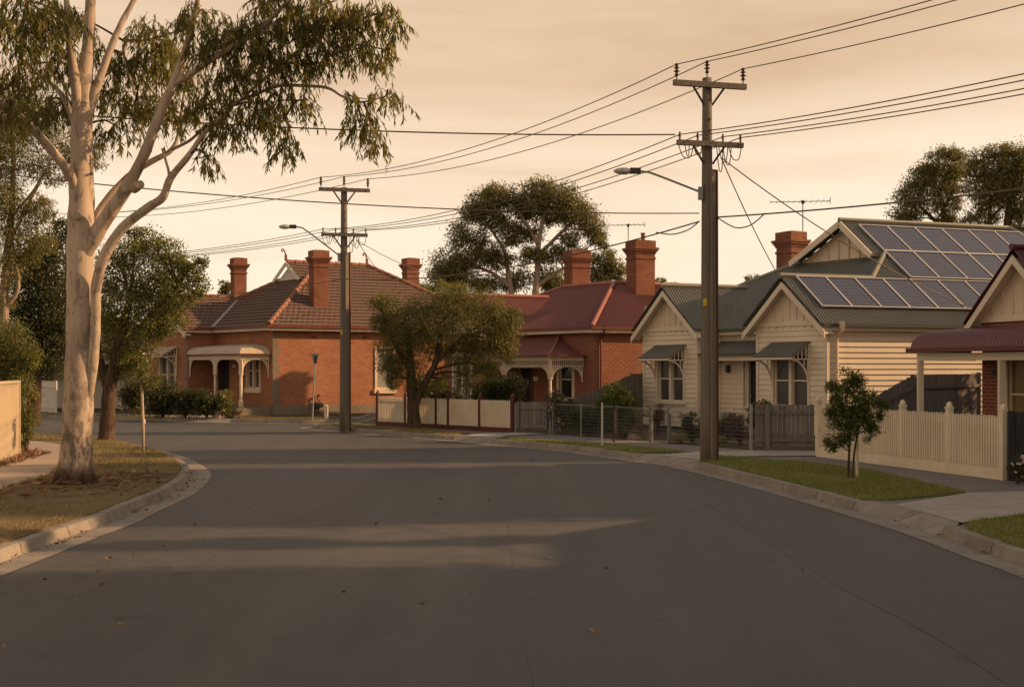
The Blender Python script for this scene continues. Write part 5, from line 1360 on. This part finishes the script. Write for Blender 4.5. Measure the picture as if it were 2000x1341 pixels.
def sprigs(blobs, dens, tw):
    Q = []
    for px, py, rx, ry, dy in blobs:
        c = np.array(gp(px, py, dy)); k = (GY+dy)/FP; r = np.array((rx*k, max(.45, .75*rx*k), ry*k))
        n = max(6, int(dens*math.pi*r[0]*r[2]))
        d = unit(NR.normal(size=(n,3))); p0 = c + d*(NR.random((n,1))**.5)*r*np.array((.95,.95,.8)) + np.array((0,0,.12*r[2]))
        for i in range(n):
            s = p0[i]; o = (s-c); o[2] = 0; o = o/(np.linalg.norm(o)+1e-6)*.5 + NR.normal(size=3)*.35; o[2] = abs(o[2])*.4 - .1
            L = NR.uniform(.2, .46); g = NR.uniform(.7, 1.3)
            t = np.linspace(0, 1, 6)[:,None]
            path = s + o*L*t*.9 + np.array((0,0,-1))*L*g*t**1.7
            if NR.random() < .5: tw.tube([tuple(q) for q in path[[0,2,4,5]]], [.006,.005,.004,.003], 3, False)
            m = NR.integers(13, 22); f = NR.random(m)**.75*5; j = np.minimum(f.astype(int), 4); w = (f-j)[:,None]
            b = path[j]*(1-w) + path[j+1]*w
            dr = np.column_stack([NR.normal(0,.36,m), NR.normal(0,.36,m), -np.ones(m)*NR.uniform(.7,1.2,m)]) + o*.25
            Q.append(leaves(b, dr, .14, .024, .35))
    return np.concatenate(Q)
tw = MB(); V = np.concatenate([sprigs([(x, y, rx*.94, ry*.9, d) for x, y, rx, ry, d in GB], 92, tw), sprigs(GBt, 30, tw)])
for px, py, rx, ry, dy in GB:
    c = gp(px, py, dy); aa = min(gl, key=lambda q: (q-c).length + max(0, q.z-c.z)*1.5)
    m = lerp(aa, c, .55) + V3(RND.gauss(0,.08), RND.gauss(0,.08), .1)
    L = catmull([aa, m, c, c+V3(RND.gauss(0,.2), RND.gauss(0,.2), -.05)], 4); tw.tube(L, [lerp(.024, .006, i/(len(L)-1)) for i in range(len(L))], 5, False)
    for _ in range(4):
        e = c + V3(RND.gauss(0,.4)*rx*GY/FP, RND.gauss(0,.3), RND.gauss(0,.4)*ry*GY/FP); s = L[RND.randrange(3, len(L))]
        tw.tube(catmull([s, lerp(s, e, .5)+V3(0,0,.05), e], 3), [lerp(.009,.003,i/6) for i in range(7)], 4, False)
tw.build('twigs', M['bark'], gum, uv=False)
quads_mesh('crown', V, M['gumleaf'], gum)

# ------------------------------------------------------------------ other trees
def px_tree(name, label, foot, limbs, blobs, Y, leaf, bark, dens, L, Wd, droop=.5, cl=.3, net=(.05,.02), z=GZ, sides=10, cat='tree', group=None):
    b = V3((foot[0]-1000)/FP*Y, Y, z)
    lm = [([W(p[0], p[1], Y+(p[3] if len(p) > 3 else 0)) for p in l], [p[2]*.5*Y/FP for p in l]) for l in limbs]
    bl = [blob(*q[:4], Y, *(q[4:])) for q in blobs]
    return make_tree(name, label, cat, b, lm, bl, M[leaf], M[bark], dens, L, Wd, droop, cl, net, sides, group)
# dark leafy tree behind the gum
px_tree('street_tree', 'leafy dark green street tree with leaning trunk right behind the gum', (208,862),
  [[(207,866,36),(210,820,30),(214,760,27),(226,700,22),(240,640,18),(255,580,12)], [(212,770,18),(200,720,16),(188,660,12),(190,600,8)], [(226,700,14),(262,650,11),(310,600,8),(350,560,5)]],
  [(250,490,45,34,0),(290,470,30,26,.3),(330,495,34,30,0),(372,525,26,24,-.3),(395,512,14,12,-.3),(300,545,56,46,0),(225,540,45,50,.4),(350,570,40,40,-.3),(385,560,24,24,-.4),(250,610,56,50,-.2),(310,630,44,44,-.4),(225,660,40,46,.3),(272,680,32,34,-.3),(312,640,16,22,-.3),(255,715,34,30,0),(205,600,24,60,.5),(215,715,26,28,.2),(300,585,40,40,.8),(262,450,16,14,0),(350,510,22,18,0)],
  34.7, 'oakleaf', 'bark', 420, .105, .055, .25, .27, (.05,.018))
px_tree('street_tree', 'deep green bushy tree between the gum trunk and the left hedge', (62,822),
  [[(66,830,26),(70,770,22),(74,700,18),(80,600,12)]],
  [(60,520,34,40,0),(100,480,36,32,0),(125,450,20,20,0),(90,540,50,50,.4),(50,590,36,50,0),(110,600,44,54,.2),(75,650,40,50,0),(122,660,34,50,.3),(100,710,30,34,0),(45,660,26,40,.2)],
  47, 'darkleaf', 'bark', 320, .15, .08, .25, .3, (.06,.02))
px_tree('gum_tree', 'slim gum with hazy golden leaves rising over the left fence', (12,800),
  [[(14,800,22),(12,700,19),(8,600,17),(14,500,15),(22,420,12),(26,330,9),(24,250,7)], [(10,600,10),(36,560,8),(24,470,6),(40,480,6)], [(14,480,8),(50,410,7),(80,350,5),(110,290,3)], [(22,420,6),(60,380,5),(90,330,3)], [(8,620,10),(-10,560,8),(-30,480,6)]],
  [(20,270,50,40,0),(70,250,48,40,.5),(120,280,40,34,.4),(150,320,30,30,.5),(190,300,20,30,.5),(60,320,40,30,0),(20,380,40,40,-.3),(60,410,40,26,0),(85,400,20,34,0),(30,450,44,40,0),(70,470,30,30,.3),(10,520,34,36,0),(50,500,24,26,.2),(8,330,24,40,0),(100,345,26,22,.3),(40,210,60,40,.3),(0,590,20,30,0),(-40,400,50,80,0),(-30,260,60,80,0)],
  36, 'gumleaf2', 'palebark', 330, .15, .035, 1.0, .3, (.03,.012))
px_tree('hedge_bush', 'golden topped bushy shrub behind the end of the cream steel fence', (40,880),
  [[(44,884,16),(42,820,12),(36,740,9)], [(50,880,10),(56,800,7),(54,720,5)]],
  [(20,650,32,30,0),(48,690,28,34,0),(10,700,30,40,.2),(62,710,14,20,-.1),(46,750,24,36,0),(52,800,18,34,0),(48,835,18,26,-.2),(20,740,30,50,.5),(-20,690,40,60,.4)],
  29.6, 'oakleaf', 'bark', 620, .095, .045, .7, .3, (.03,.012))
# leaning paperbark before the pale pickets
px_tree('street_tree', 'leaning broad crowned paperbark in front of the pale pickets', (810,836),
  [[(811,838,32),(808,815,25),(806,780,22),(803,740,19),(800,690,15),(795,640,10)], [(809,800,16),(818,770,15),(834,740,13),(850,710,12),(858,670,10),(862,630,8),(880,590,5)], [(850,710,8),(890,670,7),(930,640,5),(970,620,3)], [(803,730,9),(775,680,8),(755,630,6),(740,590,4)]],
  [(752,590,26,28,0),(775,620,38,36,0),(745,625,22,26,.3),(800,650,42,40,-.2),(770,670,36,36,.2),(760,710,24,26,0),(800,715,36,34,0),(815,760,22,16,0),(765,740,16,18,0),(830,600,36,30,.2),(880,572,34,22,.3),(905,590,42,34,0),(850,630,42,34,-.4),(905,640,44,38,-.3),(950,600,38,34,0),(980,630,36,34,0),(1005,620,18,22,0),(965,665,36,34,-.2),(930,690,36,34,.2),(985,685,24,26,0),(890,690,34,30,.4),(860,740,16,26,.5),(915,735,24,24,.4),(955,720,22,20,.3),(870,590,26,24,-.4),(990,660,22,26,-.2),(840,680,26,26,.3)],
  41.7, 'paperleaf', 'bark', 430, .15, .03, .8, .28, (.05,.018))
# big background gums
px_tree('gum_tree', 'big spreading gum rising behind the red iron roof', (1045,600),
  [[(1047,640,18),(1046,580,15),(1050,530,12),(1052,480,9),(1060,430,7),(1075,390,4)], [(1005,640,14),(1000,580,11),(992,530,9),(985,490,7),(960,450,5),(940,420,3)], [(1050,500,8),(1090,460,7),(1120,430,6),(1140,400,4)], [(1046,560,9),(1090,530,7),(1110,520,5)], [(992,520,8),(960,500,6),(930,480,4)], [(1052,480,8),(1030,440,7),(1010,410,5)], [(995,560,8),(965,535,7),(940,525,5)]],
  [(945,395,34,24,0),(975,378,34,20,0),(925,415,20,24,0),(1010,400,34,20,.5),(1055,372,38,20,0),(1040,395,40,22,0),(1090,385,38,24,0),(1115,410,34,26,0),(1145,430,28,28,0),(1162,455,18,30,0),(1080,420,36,18,.5),(960,430,26,20,0),(990,440,24,18,0),(898,462,24,26,0),(935,465,18,14,0),(880,518,42,28,0),(900,545,40,22,0),(950,555,30,20,.5),(920,505,36,22,0),(950,490,28,18,0),(1000,465,26,16,0),(1035,455,26,16,.5),(975,510,30,16,0),(1040,500,40,16,0),(1085,495,40,16,.5),(1110,470,22,14,0),(1005,545,28,24,1),(1070,540,28,22,1),(1095,560,30,24,1.5),(860,540,20,16,0),(1130,500,22,16,0),(1030,420,26,14,1),(1178,470,8,18,0)],
  76, 'gumleaf2', 'palebark', 190, .3, .075, .7, .36, (.06,.022))
px_tree('gum_tree', 'rounded gum crown between the two red roof chimneys', (1190,610),
  [[(1190,640,12),(1190,570,9),(1192,520,6)]], [(1165,530,18,24,0),(1185,505,18,18,0),(1205,520,20,24,0),(1180,545,28,20,0),(1215,545,14,20,0),(1155,510,14,18,0)],
  82, 'gumleaf2', 'palebark', 150, .3, .08, .5, .3, (.1,.04))
px_tree('gum_tree', 'dark gum with open crown behind the upper solar panels, nearer the pole', (1845,500),
  [[(1845,520,16),(1846,440,13),(1842,410,10),(1836,385,8),(1825,350,6)], [(1842,408,8),(1862,370,6),(1866,340,4)], [(1845,450,9),(1815,420,7),(1800,405,5)]],
  [(1840,300,24,14,0),(1860,305,20,14,0),(1815,325,24,20,0),(1845,335,34,22,0),(1875,325,22,20,0),(1790,350,26,20,0),(1815,365,34,22,0),(1770,385,22,20,0),(1795,400,30,20,0),(1855,365,20,14,0),(1840,420,18,16,0),(1862,400,14,20,0),(1757,420,20,18,0),(1775,432,30,12,0),(1850,435,26,12,0),(1835,395,10,20,0)],
  70, 'gumleaf2', 'bark', 200, .26, .07, .8, .38, (.05,.02))
px_tree('gum_tree', 'tall dark gum behind the solar roof at the right frame edge', (1965,500),
  [[(1965,540,18),(1966,450,15),(1970,410,11),(1975,370,8)], [(1930,520,12),(1932,440,10),(1935,400,7),(1945,370,5)], [(1966,440,8),(1990,410,6),(2010,390,5)], [(1932,430,7),(1955,405,5)]],
  [(1915,310,22,16,0),(1950,298,26,16,0),(1975,292,22,14,0),(1995,310,24,24,0),(1925,335,34,22,0),(1970,330,34,22,0),(1910,365,28,24,0),(1950,360,34,24,0),(1990,355,34,24,0),(1925,395,24,18,0),(1960,385,24,20,0),(1995,400,26,26,0),(1930,420,16,18,0),(1985,435,18,20,0),(1900,425,18,16,0),(2040,330,50,50,0),(2050,410,50,40,0)],
  68, 'gumleaf2', 'bark', 200, .26, .07, .8, .38, (.05,.02))
for lb, ft, bls, Y, lf in (('low round tree beside the brick chimney of the solar roofed house', (1487,590), [(1470,547,14,10,0),(1495,542,16,11,0),(1515,548,12,12,0),(1487,556,24,12,0)], 78, 'gumleaf2'),
    ('small tree top peeping over the red roof ridge by the pole', (1295,590), [(1288,552,14,8,0),(1310,556,14,6,0)], 74, 'gumleaf2'),
    ('yellowish tree behind the right chimney of the orange house', (835,620), [(825,565,18,18,0),(845,580,22,20,0),(860,560,14,14,0),(815,585,14,18,0)], 66, 'oakleaf'),
    ('pale tree top behind the orange house beside its left chimney', (440,600), [(440,556,10,12,0),(452,566,12,12,0),(432,568,9,10,0)], 74, 'gumleaf2'),
    ('low garden tree at far left beyond the white fence', (90,760), [(75,690,14,22,0),(100,720,20,24,0),(60,720,14,26,0)], 60, 'darkleaf')):
    px_tree('small_tree', lb, ft, [[(ft[0], ft[1]+30, 8), (ft[0], bls[-1][1]+5, 5), (bls[0][0], bls[0][1], 3)]], bls, Y, lf, 'bark', 170, .24, .09, .4, .3, (.05,.02))
# unseen cypress row added past the right edge to bar the road with shade
def cypress(label, x, y, h, r):
    t = thing('added_cypress', label, 'tree', V3(x,y,.1), 'added shade cypresses')
    mb = MB(); mb.tube([V3(x,y,0), V3(x,y,h*.7)], [.2,.06], 8); mb.build('trunk', M['bark'], t, uv=False)
    bl = [(np.array((x,y,.4+h*f)), np.array((r*s, r*s, h*.13)), None) for f, s in ((.06,.8),(.2,.95),(.34,1.0),(.5,.98),(.65,.88),(.8,.9),(.92,.75))]
    quads_mesh('crown', crown_quads(bl, 170, .24, .12, -.6, .3), M['darkleaf'], t); return t
# young trees
px_tree('young_tree', 'young feathery street tree with two thin stems before the cream pickets', (1657,935),
  [[(1657,937,6),(1658,900,5),(1660,850,4),(1664,800,3),(1668,750,2)], [(1665,937,5),(1669,880,4),(1680,830,3),(1700,790,2)], [(1660,860,4),(1635,820,3),(1622,780,2)]],
  [(1660,738,16,20,0),(1645,760,24,16,0),(1622,757,14,9,0),(1680,755,14,16,0),(1660,785,30,20,0),(1628,790,18,16,0),(1690,775,14,14,0),(1645,820,24,22,0),(1620,820,12,16,0),(1690,820,20,18,0),(1708,815,16,14,0),(1640,860,20,16,0),(1660,845,18,18,0),(1618,862,10,9,0),(1700,845,16,14,0),(1622,872,10,8,0),(1722,790,12,14,0),(1675,800,18,16,0)],
  22.8, 'greenleaf', 'bark', 1050, .115, .026, .0, .34, (.012,.005))
px_tree('young_tree', 'slender young tree with pale guard on the left verge behind the gum', (279,894),
  [[(280,895,4),(279,840,5),(277,780,5),(276,740,4)]], [(272,738,14,14,0),(292,745,16,12,0),(280,722,16,14,0),(305,738,10,8,0),(262,745,10,9,0)],
  28.2, 'oakleaf', 'palebark', 500, .09, .045, .3, .3, (.01,.005))
px_tree('young_tree', 'thin bright leaved young tree on the grass before the wire fence', (1198,862),
  [[(1199,866,5),(1199,820,4),(1200,785,3)]], [(1190,775,22,14,0),(1212,770,22,14,0),(1200,757,18,12,0),(1225,778,12,10,0),(1178,785,12,10,0)],
  34.3, 'greenleaf', 'bark', 620, .1, .04, .2, .3, (.012,.006))
mb = MB(); q = G(281,893); mb.tube([q, q+V3(.0,0,.8), q+V3(-.03,0,1.55)], .014, 7); mb.tube([q+V3(0,0,.78), q+V3(0,0,.88)], .035, 8); tag(mb.build('tree_guard', M['cream'], loc=q, uv=False), 'white stake and guard tied to the slender tree behind the gum', 'tree guard')

# ------------------------------------------------------------------ gardens
S = shrub
S('shrub','dense dark shrub under the hooded window of the orange house', 318,818,70,90,Y=50.6,dens=300,L=.14,Wd=.07)
S('shrub','dark rounded shrub before the porch left end of the orange house', 362,818,66,62,Y=50.4,dens=300,L=.14,Wd=.07)
S('shrub','dark shrub before the porch posts of the orange house', 402,818,60,58,Y=50.2,dens=300,L=.14,Wd=.07)
S('rose_bush','leggy yellow green rose bush beside the porch step', 432,815,46,60,Y=50,leaf='oakleaf',dens=260,L=.1,Wd=.06,cat='rose bush',flowers=16)
S('ground_plant','silvery low cushion plant by the porch corner', 455,814,34,20,Y=50.2,leaf='dryblade',dens=500,L=.1,Wd=.03,cat='plant')
S('ground_plant','small grey cushion plant among stones by the driveway', 446,820,26,18,Y=49.9,leaf='dryblade',dens=500,L=.1,Wd=.03,cat='plant')
S('shrub','dark hedge clump left of the orange house behind the street tree', 262,818,60,80,Y=52,dens=260,L=.16,Wd=.08)
S('shrub','big dark bush behind the pickets at the foot of the paperbark', 850,815,80,92,Y=46.6,dens=320,L=.13,Wd=.06)
S('shrub','white flowered bush under the wing window of the red roofed house', 903,820,56,70,Y=44.8,leaf='darkleaf',dens=360,L=.1,Wd=.05,flowers=26)
S('shrub','tall dark bush before the verandah of the red roofed house', 975,825,86,110,Y=44.2,dens=340,L=.13,Wd=.06)
S('shrub','medium dark bush behind the pickets, left of the tall verandah bush', 938,822,50,80,Y=43.6,dens=320,L=.12,Wd=.06)
S('shrub','dark hedge filling the wire fence beside the small grey gate', 1098,846,60,74,Y=38.6,leaf='darkleaf',dens=520,L=.09,Wd=.04)
S('shrub','dense dark hedge behind the wire fence middle bay', 1150,850,70,66,Y=37.4,dens=520,L=.09,Wd=.04)
S('rose_bush','pale flowered rose arching over the small grey gate', 1082,842,44,90,Y=39.2,leaf='rustleaf',dens=260,L=.07,Wd=.035,cat='rose bush',flowers=14)
S('shrub','bright green bush against the stepped paling fence', 1205,830,90,92,Y=39.6,leaf='greenleaf',dens=560,L=.09,Wd=.045)
S('shrub','dark shrub behind the wire fence beside the bright bush', 1240,852,64,62,Y=36.6,dens=560,L=.08,Wd=.035)
S('shrub','greyish shrub at the left corner of the weatherboard front', 1284,850,40,66,Y=37.6,leaf='rustleaf',dens=480,L=.08,Wd=.035)
S('shrub','rusty leaved shrub just left of the tall pole', 1352,866,40,66,Y=33.8,leaf='darkleaf',dens=620,L=.08,Wd=.035)
S('shrub','dark shrub before the weatherboard porch right of the pole', 1420,866,50,62,Y=34.2,dens=620,L=.08,Wd=.035)
S('shrub','reddish twiggy shrub beside the wide driveway gate', 1446,876,42,62,Y=32.4,leaf='rustleaf',dens=560,L=.07,Wd=.03)
S('shrub','broad leaved shrub peeping over the wide driveway gate', 1488,850,46,84,Y=35.2,leaf='darkleaf',dens=320,L=.12,Wd=.06)
S('ground_plant','low brownish plant behind the wire fence at left', 1228,858,60,22,Y=35.4,leaf='rustleaf',dens=560,L=.07,Wd=.03,cat='plant')
S('ground_plant','low green tuft inside the wire fence beside the pole', 1330,868,44,20,Y=33.6,leaf='grassblade',dens=560,L=.1,Wd=.02,cat='plant')
S('ground_plant','low green tuft inside the wire fence right of the pole', 1404,874,40,18,Y=32.6,leaf='grassblade',dens=560,L=.1,Wd=.02,cat='plant')
S('shrub','bright green shrub behind the young tree and cream pickets', 1722,840,70,78,Y=29.6,leaf='greenleaf',dens=560,L=.07,Wd=.03)
S('shrub','low dark shrub behind the cream pickets under the verandah', 1835,830,50,52,Y=28.2,dens=620,L=.07,Wd=.035)
S('shrub','dark broad shrub before the brick wall behind the pickets', 1895,835,84,58,Y=27.6,leaf='darkleaf',dens=620,L=.08,Wd=.035)
S('rose_bush','dark rose bush at the right verandah post', 1985,850,46,84,Y=26.2,leaf='darkleaf',dens=520,L=.07,Wd=.04,cat='rose bush',flowers=6)
S('rose_bush','pink rose bush by the low dark fence at right edge', 1990,920,34,60,Y=21.9,leaf='darkleaf',dens=620,L=.06,Wd=.035,cat='rose bush',flowers=8)
def stone(label, px, py, Y, w, h):
    c = V3((px-1000)/FP*Y, Y, GZ); mb = MB(); rows = []
    for i in range(6):
        th = math.pi*i/10; rows.append([c + V3(w*math.cos(th)*math.cos(p)*(1+.12*math.sin(3*p+i)), w*.8*math.cos(th)*math.sin(p)*(1+.1*math.cos(2*p)), h*math.sin(th)-.03) for p in [2*math.pi*k/9 for k in range(9)]])
    mb.grid(rows, True); return tag(mb.build('garden_stone', M['rock'], loc=c, uv=False), label, 'stone', 'garden stones')
stone('pale garden stone at the foot of the rose bush', 424, 816, 49.7, .2, .22)
stone('small pale stone beside the porch corner driveway', 460, 817, 49.6, .14, .16)
stone('brown garden stone behind the wire fence', 1236, 852, 35.3, .24, .2)
stone('round brown stone near the weatherboard wall base', 1316, 842, 36.2, .16, .2)
# heights and gaps decide where low sun reaches the road
CY = [(20.45, -3.55, 12.7, 1.9), (20.47, -0.35, 12.7, 1.9), (20.53, 2.85, 12.4, 1.9), (20.4, 5.95, 12.8, 1.8), (20.45, 8.85, 12.5, 1.7), (20.6, 11.65, 12.6, 1.6), (20.57, 14.35, 12.6, 1.2), (20.53, 17.75, 12.5, 0.36), (20.53, 20.75, 12.8, 1.1), (20.5, 22.95, 12.8, 1.4), (20.53, 25.45, 12.4, 1.4), (20.55, 27.85, 12.7, 1.3), (20.46, 31.85, 12.4, 1.15), (20.57, 34.25, 12.6, 1.3)]
for i, (x, y, h, r) in enumerate(CY):
    cypress('tall dark cypress of the unseen row added beyond the right frame edge for shade', x, y, h, r)
cottage('cottage', 'unseen cream cottage added beyond the right frame edge to shade the road', (12.2,21.0), (.03,-1), 17.6, 7.2, 3.2, 6.95, 'board', 'roof_green')  # added out of view so its ridge cuts off the sun streaks
# ------------------------------------------------------------------ camera
cam = bpy.data.cameras.new('camera'); co = bpy.data.objects.new('camera', cam); COL.objects.link(co)
co.location = (0,0,HC); co.rotation_euler = (math.radians(90),0,0)
cam.lens = 36*FP/2000; cam.sensor_width = 36; cam.shift_y = (YH-670.5)/2000; cam.clip_end = 6000; cam.clip_start = .1
sc.camera = co
# ------------------------------------------------------------------ light
EL = math.radians(24); SX, SY = .995, .10
sun_dir = Vector((SX*math.cos(EL), SY*math.cos(EL), math.sin(EL))).normalized()
ld = bpy.data.lights.new('sun', 'SUN'); ld.energy = 5.0; ld.angle = math.radians(.6); ld.color = (1, .60, .31)
lo = bpy.data.objects.new('sun', ld); COL.objects.link(lo); lo.rotation_euler = sun_dir.to_track_quat('Z', 'Y').to_euler(); lo.location = (30,-10,20)
w = bpy.data.worlds.new('World'); sc.world = w; w.use_nodes = True; t = w.node_tree; t.nodes.clear()
def nn(ty, **k):
    n = t.nodes.new(ty)
    for a_, b_2 in k.items(): setattr(n, a_, b_2)
    return n
out = nn('ShaderNodeOutputWorld'); tc = nn('ShaderNodeTexCoord'); sep = nn('ShaderNodeSeparateXYZ'); t.links.new(tc.outputs['Generated'], sep.inputs[0])
sky = nn('ShaderNodeTexSky', sky_type='NISHITA'); sky.sun_disc = False; sky.sun_elevation = EL; sky.sun_rotation = math.atan2(SX, SY); sky.dust_density = 5; sky.air_density = 1.2; sky.ozone_density = 1
b1_ = nn('ShaderNodeBackground'); b1_.inputs[1].default_value = .08; t.links.new(sky.outputs[0], b1_.inputs[0])
def ramp(fac, stops):
    r = nn('ShaderNodeValToRGB'); e = r.color_ramp.elements
    while len(e) < len(stops): e.new(.5)
    for x, (p, c) in zip(e, stops): x.position = p; x.color = (*c, 1) if isinstance(c, tuple) else (c, c, c, 1)
    t.links.new(fac, r.inputs[0]); return r.outputs[0]
smoke = ramp(sep.outputs[2], [(0, (.79,.63,.47)), (.1, (.80,.64,.475)), (.17, (.765,.595,.43)), (.22, (.69,.515,.36)), (.28, (.635,.465,.315)), (.45, (.78,.60,.43))])
mp = nn('ShaderNodeMapping'); mp.inputs['Scale'].default_value = (1.0, 1.0, 7); mp.inputs['Rotation'].default_value = (0, math.radians(9), 0); t.links.new(tc.outputs['Generated'], mp.inputs[0])
nz = nn('ShaderNodeTexNoise'); nz.inputs['Scale'].default_value = 1.5; nz.inputs['Detail'].default_value = 5; nz.inputs['Distortion'].default_value = .6; nz.inputs['Roughness'].default_value = .5; t.links.new(mp.outputs[0], nz.inputs[0])
cl_ = ramp(nz.outputs[0], [(.34, (.84,.76,.69)), (.48, (1,.985,.965)), (.63, (1.08,1.12,1.16))])
mx = nn('ShaderNodeMix', data_type='RGBA', blend_type='MULTIPLY'); mx.inputs[0].default_value = 1; t.links.new(smoke, mx.inputs[6]); t.links.new(cl_, mx.inputs[7])
b2_ = nn('ShaderNodeBackground'); b2_.inputs[1].default_value = 1.0; t.links.new(mx.outputs[2], b2_.inputs[0])
ms = nn('ShaderNodeMixShader'); t.links.new(ramp(sep.outputs[2], [(.3, 0), (.85, .8)]), ms.inputs[0]); t.links.new(b2_.outputs[0], ms.inputs[1]); t.links.new(b1_.outputs[0], ms.inputs[2]); t.links.new(ms.outputs[0], out.inputs[0])
vs = sc.view_settings; vs.view_transform = 'Standard'; vs.look = 'None'; vs.exposure = .32; vs.gamma = 1; vs.use_curve_mapping = False
sc.cycles.max_bounces = 6; sc.cycles.diffuse_bounces = 3; sc.cycles.glossy_bounces = 2; sc.cycles.transmission_bounces = 4; sc.cycles.transparent_max_bounces = 4
